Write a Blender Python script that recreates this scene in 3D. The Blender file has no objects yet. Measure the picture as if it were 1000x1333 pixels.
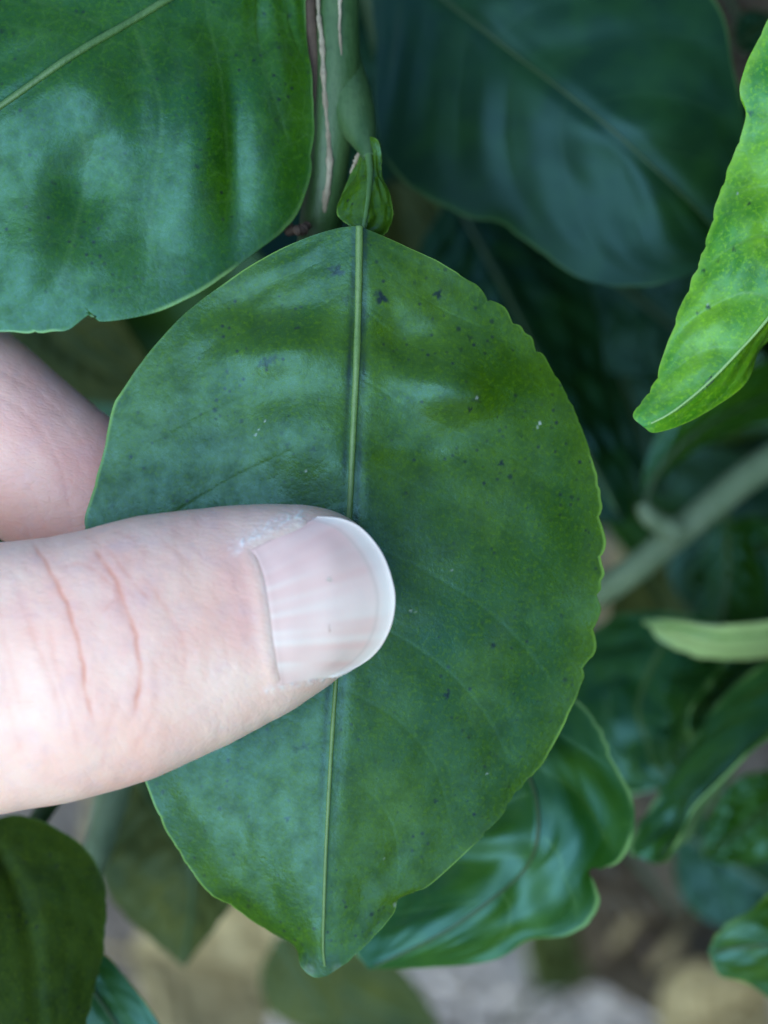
import bpy, bmesh, math, random
import numpy as np
from mathutils import Vector
from mathutils.bvhtree import BVHTree

random.seed(7)
rng = np.random.default_rng(7)
scene = bpy.context.scene
col = scene.collection

# ------------------------------------------------------------------ camera
PITCH = math.radians(50)
FOC = 0.200                       # metres to the pinched leaf
FRAME_W = 0.072                   # metres across the frame at that distance
K = FRAME_W / FOC / 1000.0
CAM = np.array([0.0, 0.0, 0.42])
FW = np.array([0.0, math.cos(PITCH), -math.sin(PITCH)])
RT = np.array([1.0, 0.0, 0.0])
UP = np.array([0.0, math.sin(PITCH), math.cos(PITCH)])

cam_data = bpy.data.cameras.new('camera')
cam = bpy.data.objects.new('camera', cam_data)
col.objects.link(cam)
cam.location = CAM
cam.rotation_euler = (math.pi / 2 - PITCH, 0, 0)
cam_data.sensor_fit = 'HORIZONTAL'
cam_data.sensor_width = 36
cam_data.lens = 36 * FOC / FRAME_W
cam_data.clip_start = 0.005
cam_data.clip_end = 500
cam_data.dof.use_dof = True
cam_data.dof.focus_distance = 0.1975
cam_data.dof.aperture_fstop = 20.0
scene.camera = cam

# ------------------------------------------------------------------ light
SUN_DIR = Vector((-0.36, -0.76, 0.50)).normalized()      # towards the light
world = bpy.data.worlds.new('World')
scene.world = world
world.use_nodes = True
wn = world.node_tree
sky = wn.nodes.new('ShaderNodeTexSky')
sky.sky_type = 'NISHITA'
sky.sun_disc = False
sky.sun_elevation = math.asin(SUN_DIR.z)
sky.sun_rotation = math.atan2(SUN_DIR.x, SUN_DIR.y)
sky.air_density = 1.0
sky.dust_density = 0.0
sky.ozone_density = 3.0
bg = wn.nodes['Background']
bg.inputs['Strength'].default_value = 0.12
wn.links.new(sky.outputs[0], bg.inputs['Color'])

sun_data = bpy.data.lights.new('sun', 'SUN')
sun = bpy.data.objects.new('sun', sun_data)
col.objects.link(sun)
sun_data.energy = 1.0
sun_data.angle = math.radians(58)
sun_data.color = (0.72, 0.90, 1.0)
sun.rotation_euler = SUN_DIR.to_track_quat('Z', 'Y').to_euler()
sun.location = (-1, -1, 2)

scene.view_settings.view_transform = 'Standard'
scene.view_settings.look = 'None'
scene.view_settings.exposure = 1.45
scene.view_settings.gamma = 1.0
scene.cycles.max_bounces = 6
scene.cycles.diffuse_bounces = 3
scene.cycles.glossy_bounces = 2
scene.cycles.transmission_bounces = 2
scene.view_settings.use_curve_mapping = False

# ------------------------------------------------------------------ helpers
def at(px, py, dmm):
    """a point dmm millimetres in front of the camera, seen at photograph pixel px, py"""
    px = np.asarray(px, float); py = np.asarray(py, float); d = np.asarray(dmm, float) / 1000.0
    x = (px - 500.0) * K; y = -(py - 666.5) * K
    return CAM + d[..., None] * (FW + x[..., None] * RT + y[..., None] * UP)

def ats(pts):
    a = np.array(pts, float)
    return at(a[:, 0], a[:, 1], a[:, 2])

def pix(w):
    """the inverse of at(): pixel and distance of world points, for building only"""
    v = w - CAM
    d = v @ FW
    return 500 + (v @ RT) / d / K, 666.5 - (v @ UP) / d / K, d * 1000

def sm(a, b, x):
    t = np.clip((x - a) / (b - a), 0, 1)
    return t * t * (3 - 2 * t)

def spline(pts, n):
    """Catmull-Rom through the points, resampled evenly along its length"""
    p = np.asarray(pts, float)
    q = np.vstack([2 * p[0] - p[1], p, 2 * p[-1] - p[-2]])
    out = []
    for i in range(1, len(q) - 2):
        t = np.linspace(0, 1, 24, endpoint=False)[:, None]
        a, b, c, d = q[i - 1], q[i], q[i + 1], q[i + 2]
        out.append(0.5 * (2 * b + (c - a) * t + (2 * a - 5 * b + 4 * c - d) * t * t + (3 * b - a - 3 * c + d) * t ** 3))
    out.append(p[-1:])
    c = np.vstack(out)
    s = np.concatenate([[0], np.cumsum(np.linalg.norm(np.diff(c, axis=0), axis=1))])
    u = np.linspace(0, s[-1], n)
    return np.stack([np.interp(u, s, c[:, k]) for k in range(c.shape[1])], 1)

class Noise:
    def __init__(self, seed, n=64):
        self.g = np.random.default_rng(seed).random((n, n)); self.n = n
    def __call__(self, x, y):
        n = self.n
        xi = np.floor(x).astype(int); yi = np.floor(y).astype(int)
        fx = x - xi; fy = y - yi
        fx = fx * fx * (3 - 2 * fx); fy = fy * fy * (3 - 2 * fy)
        g = self.g
        a = g[xi % n, yi % n]; b = g[(xi + 1) % n, yi % n]; c = g[xi % n, (yi + 1) % n]; d = g[(xi + 1) % n, (yi + 1) % n]
        return (a * (1 - fx) + b * fx) * (1 - fy) + (c * (1 - fx) + d * fx) * fy

def tag(o, label=None, cat=None, group=None, kind=None):
    if label: o['label'] = label
    if cat: o['category'] = cat
    if group: o['group'] = group
    if kind: o['kind'] = kind
    return o

def empty(name, loc, label, cat, group=None):
    o = bpy.data.objects.new(name, None)
    o.empty_display_size = 0.01
    col.objects.link(o)
    o.location = loc
    return tag(o, label, cat, group)

def root_of(o):
    while o.parent: o = o.parent
    return o

def mesh_obj(name, V, F, mats, parent=None, attrs=None, smooth=True):
    V = np.asarray(V, float)
    if parent is not None:
        V = V - np.array(root_of(parent).location)
    me = bpy.data.meshes.new(name)
    F = np.asarray(F, np.int32)
    me.vertices.add(len(V)); me.vertices.foreach_set('co', V.astype(np.float32).ravel())
    k = F.shape[1]
    me.loops.add(F.size); me.loops.foreach_set('vertex_index', F.ravel())
    me.polygons.add(len(F))
    me.polygons.foreach_set('loop_start', np.arange(0, F.size, k, dtype=np.int32))
    me.polygons.foreach_set('loop_total', np.full(len(F), k, np.int32))
    me.update(calc_edges=True)
    if smooth: me.polygons.foreach_set('use_smooth', np.ones(len(F), bool))
    for m in (mats if isinstance(mats, (list, tuple)) else [mats]):
        me.materials.append(m)
    for a, val in (attrs or {}).items():
        at_ = me.attributes.new(a, 'FLOAT', 'POINT')
        at_.data.foreach_set('value', np.asarray(val, np.float32).ravel())
    me.validate()
    o = bpy.data.objects.new(name, me)
    col.objects.link(o)
    if parent is not None: o.parent = parent
    return o

def grid_faces(nr, nc, closed=False):
    r = np.arange(nr - 1)[:, None]; c = np.arange(nc if closed else nc - 1)[None, :]
    c2 = (c + 1) % nc
    a = r * nc + c; b = r * nc + c2; d = (r + 1) * nc + c; e = (r + 1) * nc + c2
    return np.stack([a, b, e, d], -1).reshape(-1, 4)

def tube_vf(path, radii, seg=14, flat=1.0, cap=True):
    P = np.asarray(path, float); n = len(P)
    T = np.gradient(P, axis=0); T /= np.linalg.norm(T, axis=1)[:, None] + 1e-12
    N0 = -FW[None, :] - (T @ -FW)[:, None] * T
    N0 /= np.linalg.norm(N0, axis=1)[:, None] + 1e-9
    B = np.cross(T, N0)
    a = np.linspace(0, 2 * np.pi, seg, endpoint=False)
    R = np.asarray(radii, float)
    if R.ndim == 0: R = np.full(n, float(R))
    V = P[:, None, :] + R[:, None, None] * (np.cos(a)[None, :, None] * N0[:, None, :] * flat + np.sin(a)[None, :, None] * B[:, None, :])
    V = V.reshape(-1, 3)
    F = grid_faces(n, seg, True)
    if cap:
        V = np.vstack([V, P[0], P[-1]])
        i0 = len(V) - 2
        k = np.arange(seg); k2 = (k + 1) % seg
        c0 = np.stack([np.full(seg, i0), k2, k, np.full(seg, i0)], 1)
        # caps as degenerate-free triangles are appended as thin quads through the centre
        c0 = np.stack([np.full(seg // 2, i0), k[1::2][:seg // 2] % seg, k[0::2][:seg // 2], (k[0::2][:seg // 2] - 1) % seg], 1)
        off = (n - 1) * seg
        c1 = np.stack([np.full(seg // 2, i0 + 1), off + (k[0::2][:seg // 2] - 1) % seg, off + k[0::2][:seg // 2], off + k[1::2][:seg // 2]], 1)
        F = np.vstack([F, c0, c1])
    return V, F

# ------------------------------------------------------------------ materials
class NT:
    def __init__(self, name):
        self.m = bpy.data.materials.new(name); self.m.use_nodes = True
        self.t = self.m.node_tree; self.b = self.t.nodes['Principled BSDF']; self.out = self.t.nodes['Material Output']
    def n(self, kind, **kw):
        x = self.t.nodes.new(kind)
        for k, v in kw.items():
            if k.startswith('i_'): x.inputs[k[2:].replace('_', ' ')].default_value = v
            else: setattr(x, k, v)
        return x
    def l(self, a, b): self.t.links.new(a, b)
    def attr(self, name): return self.n('ShaderNodeAttribute', attribute_name=name).outputs['Fac']
    def obj(self): return self.n('ShaderNodeTexCoord').outputs['Object']
    def noise(self, vec, scale, detail=4, rough=0.6, dist=0.0):
        x = self.n('ShaderNodeTexNoise'); self.l(vec, x.inputs['Vector'])
        x.inputs['Scale'].default_value = scale; x.inputs['Detail'].default_value = detail
        x.inputs['Roughness'].default_value = rough; x.inputs['Distortion'].default_value = dist
        return x.outputs['Fac']
    def ramp(self, f, a, b, lo=0.0, hi=1.0):
        x = self.n('ShaderNodeMapRange', clamp=True); self.l(f, x.inputs['Value'])
        x.inputs['From Min'].default_value = a; x.inputs['From Max'].default_value = b
        x.inputs['To Min'].default_value = lo; x.inputs['To Max'].default_value = hi
        return x.outputs['Result']
    def mix(self, f, a, b, mode='MIX'):
        x = self.n('ShaderNodeMix', data_type='RGBA', blend_type=mode)
        for v, i in ((f, 0), (a, 6), (b, 7)):
            if hasattr(v, 'is_linked'): self.l(v, x.inputs[i])
            elif i == 0: x.inputs[0].default_value = v
            else: x.inputs[i].default_value = (*v, 1)
        return x.outputs[2]
    def math(self, op, a, b=0.0):
        x = self.n('ShaderNodeMath', operation=op)
        for i, v in enumerate((a, b)):
            if hasattr(v, 'is_linked'): self.l(v, x.inputs[i])
            else: x.inputs[i].default_value = v
        return x.outputs[0]
    def bump(self, h, strength, dist, prev=None):
        x = self.n('ShaderNodeBump'); x.inputs['Strength'].default_value = strength; x.inputs['Distance'].default_value = dist
        self.l(h, x.inputs['Height'])
        if prev is not None: self.l(prev, x.inputs['Normal'])
        return x.outputs['Normal']

def leaf_material(name, base, light, vein, edge, rough=0.36, transl=0.12, trans_col=None, mott=0.6, spec=0.5, speck=0.85, fine=True):
    t = NT(name); o = t.obj()
    if not fine:                                 # leaves that lie out of focus: colour and gloss only
        n1 = t.noise(o, 160, 2)
        c = t.mix(t.ramp(t.attr('tone'), 0, 1), base, light)
        c = t.mix(t.ramp(n1, 0.42, 0.68, 0, mott), c, light)
        c = t.mix(t.attr('vein'), c, vein)
        c = t.mix(t.attr('edge'), c, edge)
        t.l(c, t.b.inputs['Base Color']); t.b.inputs['Roughness'].default_value = rough + 0.03
        t.b.inputs['Specular IOR Level'].default_value = spec; t.b.inputs['Specular Tint'].default_value = (0.42, 0.88, 1.0, 1)
        tr = t.n('ShaderNodeBsdfTranslucent'); t.l(c, tr.inputs['Color'])
        mx = t.n('ShaderNodeMixShader'); mx.inputs[0].default_value = transl
        t.l(t.b.outputs[0], mx.inputs[1]); t.l(tr.outputs[0], mx.inputs[2]); t.l(mx.outputs[0], t.out.inputs['Surface'])
        return t.m
    n1 = t.noise(o, 90, 3); n2 = t.noise(o, 420, 4, 0.65); n3 = t.noise(o, 2600, 2, 0.6)
    c = t.mix(t.ramp(t.attr('tone'), 0, 1), base, light)
    c = t.mix(t.ramp(n1, 0.42, 0.68, 0, mott), c, light)
    c = t.mix(t.ramp(n2, 0.45, 0.7, 0, 0.55), c, tuple(x * 0.62 for x in base))
    c = t.mix(t.ramp(n3, 0.5, 0.72, 0, 0.35), c, tuple(min(1, x * 1.5) for x in light))
    # purplish fine specks of sooty dirt
    vor = t.n('ShaderNodeTexVoronoi', feature='F1'); t.l(o, vor.inputs['Vector']); vor.inputs['Scale'].default_value = 900
    sp = t.math('MULTIPLY', t.ramp(vor.outputs['Distance'], 0.08, 0.22, 1, 0), t.ramp(t.noise(o, 160, 2), 0.47, 0.62))
    c = t.mix(t.math('MULTIPLY', sp, speck), c, (0.012, 0.014, 0.014))
    dst = t.n('ShaderNodeVectorMath', operation='ADD'); t.l(o, dst.inputs[0])
    nd = t.n('ShaderNodeTexNoise'); t.l(o, nd.inputs['Vector']); nd.inputs['Scale'].default_value = 700; nd.inputs['Detail'].default_value = 1
    sc = t.n('ShaderNodeVectorMath', operation='SCALE'); t.l(nd.outputs['Color'], sc.inputs[0]); sc.inputs['Scale'].default_value = 0.0009; t.l(sc.outputs[0], dst.inputs[1])
    vw = t.n('ShaderNodeTexVoronoi', feature='DISTANCE_TO_EDGE'); t.l(dst.outputs[0], vw.inputs['Vector']); vw.inputs['Scale'].default_value = 480
    c = t.mix(t.math('MULTIPLY', t.ramp(vw.outputs['Distance'], 0.0, 0.07, 0.10, 0), t.ramp(n1, 0.35, 0.6)), c, vein)
    c = t.mix(t.math('MULTIPLY', t.attr('vein'), t.ramp(n2, 0.3, 0.6, 0.35, 1.0)), c, vein)
    c = t.mix(t.ramp(t.noise(o, 240, 3), 0.52, 0.70, 0, 0.25), c, (0.022, 0.040, 0.022))
    c = t.mix(t.attr('spot'), c, (0.006, 0.005, 0.008))
    c = t.mix(t.attr('pale'), c, (0.42, 0.46, 0.40))
    c = t.mix(t.attr('edge'), c, edge)
    t.l(c, t.b.inputs['Base Color'])
    r = t.ramp(n2, 0.3, 0.75, rough - 0.05, rough + 0.12)
    t.l(r, t.b.inputs['Roughness'])
    t.l(t.math('MULTIPLY', t.ramp(n2, 0.3, 0.68, spec * 1.12, spec * 0.72), t.ramp(n3, 0.3, 0.7, 1.15, 0.75)), t.b.inputs['Specular IOR Level']); t.b.inputs['Specular Tint'].default_value = (0.42, 0.88, 1.0, 1)
    nb = t.bump(t.ramp(vw.outputs['Distance'], 0.0, 0.12), 0.035, 0.0001)
    nb = t.bump(n2, 0.22, 0.0003, nb)
    nb = t.bump(n3, 0.30, 0.00006, nb)
    t.l(nb, t.b.inputs['Normal'])
    tr = t.n('ShaderNodeBsdfTranslucent')
    if trans_col: tr.inputs['Color'].default_value = (*trans_col, 1)
    else: t.l(t.mix(0.5, c, light), tr.inputs['Color'])
    mx = t.n('ShaderNodeMixShader'); mx.inputs[0].default_value = transl
    t.l(t.b.outputs[0], mx.inputs[1]); t.l(tr.outputs[0], mx.inputs[2]); t.l(mx.outputs[0], t.out.inputs['Surface'])
    return t.m

def stem_material(name, a, b, rough=0.5, streak=None):
    t = NT(name); o = t.obj()
    mp = t.n('ShaderNodeMapping'); t.l(o, mp.inputs['Vector']); mp.inputs['Scale'].default_value = (1, 0.25, 0.25)
    n1 = t.noise(mp.outputs[0], 500, 5, 0.65); n2 = t.noise(o, 1800, 3)
    c = t.mix(t.ramp(n1, 0.35, 0.7), a, b)
    c = t.mix(t.ramp(n2, 0.5, 0.75, 0, 0.4), c, tuple(x * 0.5 for x in a))
    t.l(c, t.b.inputs['Base Color']); t.b.inputs['Roughness'].default_value = rough
    nb = t.bump(n1, 0.4, 0.0004); nb = t.bump(n2, 0.3, 0.0001, nb); t.l(nb, t.b.inputs['Normal'])
    return t.m

DARK = leaf_material('leaf_dark_green', (0.017, 0.062, 0.001), (0.066, 0.136, 0.002), (0.07, 0.16, 0.04), (0.17, 0.30, 0.04), rough=0.28, spec=0.54, transl=0.08)
DARB = leaf_material('leaf_dark_green_far', (0.017, 0.062, 0.001), (0.066, 0.136, 0.002), (0.07, 0.16, 0.04), (0.17, 0.30, 0.04), rough=0.33, spec=0.75, transl=0.08, fine=False)
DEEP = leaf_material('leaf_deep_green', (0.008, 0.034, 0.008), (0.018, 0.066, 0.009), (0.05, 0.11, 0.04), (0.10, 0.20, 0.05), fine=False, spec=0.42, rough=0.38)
MIDG = leaf_material('leaf_mid_green', (0.013, 0.066, 0.002), (0.046, 0.132, 0.003), (0.14, 0.28, 0.08), (0.22, 0.38, 0.10), spec=0.66, rough=0.30)
MIDB = leaf_material('leaf_mid_green_far', (0.013, 0.066, 0.002), (0.046, 0.132, 0.003), (0.14, 0.28, 0.08), (0.22, 0.38, 0.10), fine=False, spec=0.75)
LIME = leaf_material('leaf_lime_green', (0.030, 0.205, 0.006), (0.260, 0.500, 0.014), (0.30, 0.46, 0.20), (0.24, 0.44, 0.05), transl=0.22, speck=0.1, spec=0.6, mott=0.7)
PALE = leaf_material('leaf_pale_green', (0.46, 0.64, 0.20), (0.58, 0.74, 0.30), (0.4, 0.5, 0.3), (0.4, 0.5, 0.25), transl=0.15, speck=0.1, fine=False)
OLIVE = leaf_material('leaf_olive', (0.045, 0.060, 0.012), (0.11, 0.12, 0.025), (0.15, 0.16, 0.05), (0.16, 0.16, 0.05), rough=0.55, fine=False, spec=0.25)
TAN = leaf_material('leaf_dry_tan', (0.46, 0.31, 0.13), (0.66, 0.50, 0.25), (0.40, 0.30, 0.16), (0.34, 0.24, 0.12), rough=0.65, transl=0.18, speck=0.8, fine=False)
BROWN = leaf_material('leaf_dry_brown', (0.060, 0.036, 0.018), (0.14, 0.085, 0.040), (0.12, 0.07, 0.04), (0.14, 0.09, 0.05), rough=0.65, transl=0.1, fine=False)
BACK = leaf_material('leaf_underside', (0.10, 0.19, 0.07), (0.15, 0.25, 0.09), (0.2, 0.3, 0.12), (0.2, 0.3, 0.1), rough=0.55, fine=False)
DULL = leaf_material('leaf_dull_dark', (0.028, 0.054, 0.004), (0.062, 0.096, 0.008), (0.06, 0.09, 0.02), (0.14, 0.22, 0.07), rough=0.5, spec=0.2)
RIB = stem_material('midrib_green', (0.055, 0.125, 0.028), (0.095, 0.18, 0.05), 0.45)
RIBM = stem_material('midrib_yellow_green', (0.085, 0.165, 0.035), (0.14, 0.23, 0.065), 0.45)
RIBD = stem_material('midrib_dark', (0.024, 0.062, 0.016), (0.04, 0.09, 0.025), 0.45)
RIBL = stem_material('midrib_lime', (0.22, 0.38, 0.10), (0.32, 0.48, 0.17), 0.45)
STEM = stem_material('stem_green', (0.022, 0.066, 0.014), (0.060, 0.115, 0.036), 0.5)
STEMG = stem_material('stem_grey_green', (0.17, 0.25, 0.13), (0.25, 0.33, 0.19), 0.6)
CORK = stem_material('corky_bark', (0.13, 0.095, 0.055), (0.42, 0.35, 0.24), 0.85)
TWIG = stem_material('twig_tan', (0.16, 0.11, 0.05), (0.26, 0.19, 0.09), 0.8)
BARK = stem_material('bark_brown', (0.06, 0.036, 0.022), (0.11, 0.07, 0.045), 0.85)

# ------------------------------------------------------------------ leaf builder
def make_leaf(name, parent, mid, left, right, mat, rib=RIB, rib_r=0.42, nt=150, ns=50, quilt=0.35, nveins=9,
              arch=0.0, crenate=0.12, cren_n=16, tone=0.0, seed=1, thick=0.28, groove=0.35, spots=(), specks=0, pale=(),
              bumps=(), rumple=0.3, vein_amt=0.35, fold=0.0, world=False, tonef=None, label=None, edge_w=0.012, petiole=None, rib_to=1.0, cren_left=1.0, sooty=0.0, edge_k=0.6):
    """mid runs base to tip; left and right run base to tip along the margins. Points are (px, py, mm) or world points."""
    r_ = np.random.default_rng(seed)
    M = np.asarray(mid, float) if world else ats(mid)
    Lp = np.asarray(left, float) if world else ats(left)
    Rp = np.asarray(right, float) if world else ats(right)
    Mid = spline(M, nt); EL = spline(Lp, nt); ER = spline(Rp, nt)
    size = np.linalg.norm(np.diff(Mid, axis=0), axis=1).sum()
    t = np.linspace(0, 1, nt)
    def cren(E, k_):
        T = np.gradient(E, axis=0); T /= np.linalg.norm(T, axis=1)[:, None] + 1e-12
        out = E - Mid; out -= (out * T).sum(1)[:, None] * T
        out /= np.linalg.norm(out, axis=1)[:, None] + 1e-9
        w = np.cumsum(0.6 + 0.8 * r_.random(nt)); w = w / w[-1] * cren_n + 2.6 * Noise(seed + 8)(t * 9, t * 0 + k_)
        a = np.abs(np.sin(np.pi * w)) ** 0.5 - 0.7 + 0.22 * np.sin(w * 9.1 + 2 * np.sin(w * 2.3))
        amp = (0.38 + 1.9 * sm(0.3, 0.75, Noise(seed + 5)(t * 11, t * 0 + 3 + 5 * k_))) * (cren_left if k_ else 1.0)
        return out * (a * amp * crenate * 1e-3 * sm(0, 0.08, t) * sm(1, 0.9, t))[:, None]
    cl, cr = cren(EL, 1), cren(ER, 0)
    s = np.linspace(0, 1, ns)
    s = 1 - (1 - s) ** 1.25                      # finer towards the margin
    rows = []
    def soften(E):                               # small nicks of the margin do not crease the blade
        q = E.copy(); k = max(2, nt // 30)
        for _ in range(3):
            pad = np.vstack([np.repeat(q[:1], k, 0), q, np.repeat(q[-1:], k, 0)])
            cs = np.vstack([np.zeros((1, 3)), np.cumsum(pad, 0)])
            q = (cs[2 * k + 1:] - cs[:-2 * k - 1]) / (2 * k + 1)
        w = (sm(0, 0.1, t) * sm(1, 0.9, t))[:, None]
        return E * (1 - w) + q * w
    for E, c in ((soften(EL)[:, None], (cl + EL - soften(EL))[:, None]), (soften(ER)[:, None], (cr + ER - soften(ER))[:, None])):
        ss = s[None, :, None]
        rows.append(Mid[:, None] * (1 - ss) + E * ss + c * ss ** 7)
    G = np.concatenate([rows[0][:, ::-1], rows[1][:, 1:]], 1)
    S = np.concatenate([-s[::-1], s[1:]])[None, :] * np.ones((nt, 1))
    Tt = t[:, None] * np.ones_like(S)
    A = np.abs(S)
    du = np.gradient(G, axis=0); dv = np.gradient(G, axis=1)
    N = np.cross(du, dv); ln = np.linalg.norm(N, axis=2, keepdims=True)
    N = N / (ln + 1e-15)
    Nm = N[nt // 4: 3 * nt // 4].reshape(-1, 3).mean(0); Nm /= np.linalg.norm(Nm)
    flip = (not world) and (Nm @ -FW) < 0
    if flip: N = -N; Nm = -Nm
    w_ = sm(0.0, 0.06, Tt) * sm(1.0, 0.94, Tt)
    N = N * w_[..., None] + Nm * (1 - w_[..., None])
    N /= np.linalg.norm(N, axis=2, keepdims=True) + 1e-12
    lw = np.concatenate([np.linalg.norm(EL - Mid, axis=1)[:, None] * np.ones((1, ns)), np.linalg.norm(ER - Mid, axis=1)[:, None] * np.ones((1, ns - 1))], 1)
    lr = np.clip(lw / lw.max(), 0, 1); endk = sm(0.05, 0.6, lr)
    # veins leave the midrib at an angle and bend to the tip
    nz = Noise(seed); nz2 = Noise(seed + 17)
    side = np.where(S < 0, 0.37, 0.0)
    ph = (Tt - 0.16 * A - 0.07 * A ** 2) * nveins + side + 0.25 * (nz(Tt * 5, A * 3 + (S < 0) * 20) - 0.5)
    f = ph - np.floor(ph)
    dv_ = np.minimum(f, 1 - f)
    vein = np.exp(-(dv_ / 0.022) ** 2) * sm(1.0, 0.6, A) * sm(0.0, 0.05, A) * (0.35 + 0.9 * nz2(ph * 0.9 + 7, A * 2 + (S < 0) * 5)) * endk
    ph2 = ph * 3.3 + 1.5 * nz2(Tt * 18, S * 9)
    f2 = np.abs(ph2 - np.round(ph2)); vein2 = np.exp(-(f2 / 0.05) ** 2) * 0.3 * (nz2(Tt * 30, S * 14) > 0.45)
    q = (np.sin(np.pi * f) ** 2 - 0.5) * (0.45 + 1.1 * nz2(np.floor(ph) * 1.7 + 3, A * 2.2 + (S < 0) * 9))
    env = sm(0.03, 0.25, A) * sm(1.0, 0.7, A)
    H = quilt * q * env
    H = H + rumple * ((nz(Tt * 6, S * 4 + 11) - 0.5) * 2.0 + (nz2(Tt * 15, S * 9 + 5) - 0.5) * 0.6) * sm(0.02, 0.2, A)
    H = (H - 0.02 * vein) * endk
    H = H - groove * np.exp(-(A * lw / 0.0010) ** 2) * sm(0.0, 0.3, lr)
    H = H + (arch * (1 - A ** 2) + fold * A) * lr
    if len(bumps):
        px, py, _ = pix(G)
        for (bx, by, rx, ry, h) in bumps:
            H = H + h * np.exp(-((px - bx) / rx) ** 2 - ((py - by) / ry) ** 2)
    V = G + N * (H * 1e-3)[..., None]
    edge = sm(1 - edge_w * 1.6, 1 - edge_w * 0.4, A) * edge_k * (0.15 + 1.3 * sm(0.25, 0.8, nz(Tt * 22, np.sign(S) * 2 + 4)))
    spot = np.zeros_like(S); pl = np.zeros_like(S)
    tn = np.full_like(S, tone) + 0.35 * (nz2(Tt * 7 + 9, S * 5) - 0.5)
    px, py, _ = pix(V)
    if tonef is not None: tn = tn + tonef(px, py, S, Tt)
    if sooty: spot = sooty * np.exp(-((A * lw - 0.00062) / 0.00028) ** 2) * (0.3 + nz2(Tt * 26, np.sign(S) * 3 + 8)) * sm(1.0, 0.5, Tt)
    for (bx, by, r, k) in spots:
        r = r * 1.25
        a = np.arctan2(py - by, px - bx)
        rr = r * (1 + 0.35 * np.sin(3 * a + bx) + 0.2 * np.sin(5 * a + by))
        spot = np.maximum(spot, k * sm(1.25, 0.55, np.hypot(px - bx, py - by) / rr))
    if specks:
        ok = np.argwhere((A > 0.05) & (A < 0.95) & (Tt > 0.03) & (Tt < 0.95))
        pick = ok[r_.integers(0, len(ok), specks)]
        for (i, j) in pick:
            if r_.random() > nz(np.array(Tt[i, j] * 6), np.array(S[i, j] * 3 + 8)) * 1.3 - 0.15: continue
            cx, cy = px[i, j], py[i, j]; r = 1.0 + 2.4 * r_.random() ** 3
            i0, i1, j0, j1 = max(0, i - 4), i + 5, max(0, j - 6), j + 7
            spot[i0:i1, j0:j1] = np.maximum(spot[i0:i1, j0:j1], (0.35 + 0.5 * r_.random()) * sm(1.4, 0.5, np.hypot(px[i0:i1, j0:j1] - cx, py[i0:i1, j0:j1] - cy) / r))
    for (bx, by, r, k) in pale:
        pl = np.maximum(pl, k * sm(1.3, 0.5, np.hypot(px - bx, py - by) / r))
    # dark line on both sides of the midrib
    F = grid_faces(nt, 2 * ns - 1)
    if not flip: F = F[:, ::-1]
    att = dict(vein=np.clip(vein + vein2, 0, 1) * vein_amt, edge=np.clip(edge, 0, 1), spot=spot, pale=pl, tone=np.clip(tn, 0, 1))
    o = mesh_obj(name, V.reshape(-1, 3), F, [mat, mat if mat in (PALE, TAN, BROWN) else BACK], parent, att)
    md = o.modifiers.new('thickness', 'SOLIDIFY'); md.thickness = thick * 1e-3; md.offset = -1
    md.material_offset = 1; md.material_offset_rim = 0
    if label: o['label'] = label
    if rib is not None:
        k = int(nt * 0.985 * rib_to)
        Pm = V[:k, ns - 1] + N[:k, ns - 1] * (0.02 + 0.10 * groove) * 1e-3
        rad = rib_r * 1e-3 * (1.0 - 0.62 * t[:k]) * (1 + 0.12 * (nz(t[:k] * 40, t[:k] * 0) - 0.5))
        v, f_ = tube_vf(Pm, rad, 10, 0.8)
        mesh_obj('midrib', v, f_, rib, o)
    if petiole is not None:
        P = spline(np.asarray(petiole[0]) if world else ats(petiole[0]), 30)
        v, f_ = tube_vf(P, np.linspace(petiole[1], petiole[2], 30) * 1e-3, 10)
        mesh_obj('petiole', v, f_, petiole[3] if len(petiole) > 3 else STEM, o)
    return o

def stem(name, parent, pts, r0, r1, mat, seg=16, knob=0.08, seed=3, n=120, label=None):
    P = spline(ats(pts), n)
    u = np.linspace(0, 1, n); nz = Noise(seed)
    rad = (r0 + (r1 - r0) * u) * (1 + knob * (nz(u * 12, u * 0) - 0.5) * 2) * 1e-3
    v, f = tube_vf(P, rad, seg)
    o = mesh_obj(name, v, f, mat, parent)
    if label: o['label'] = label
    return o

def random_leaf_shape(base, direction, normal, length, width, bend, curl):
    d = np.array(direction) / np.linalg.norm(direction)
    n = np.array(normal) - np.dot(normal, d) * d; n /= np.linalg.norm(n)
    b = np.cross(n, d)
    u = np.linspace(0, 1, 9)
    w = width * 0.5 * np.sin(np.pi * u ** 0.85) ** 0.8; w[0] = w[-1] = 0
    mid = np.array(base) + np.outer(u * length, d) - np.outer(bend * length * u ** 2, n)
    L = mid - np.outer(w, b) + np.outer(curl * w, n)
    R = mid + np.outer(w, b) + np.outer(curl * w, n)
    return mid, L, R

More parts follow.
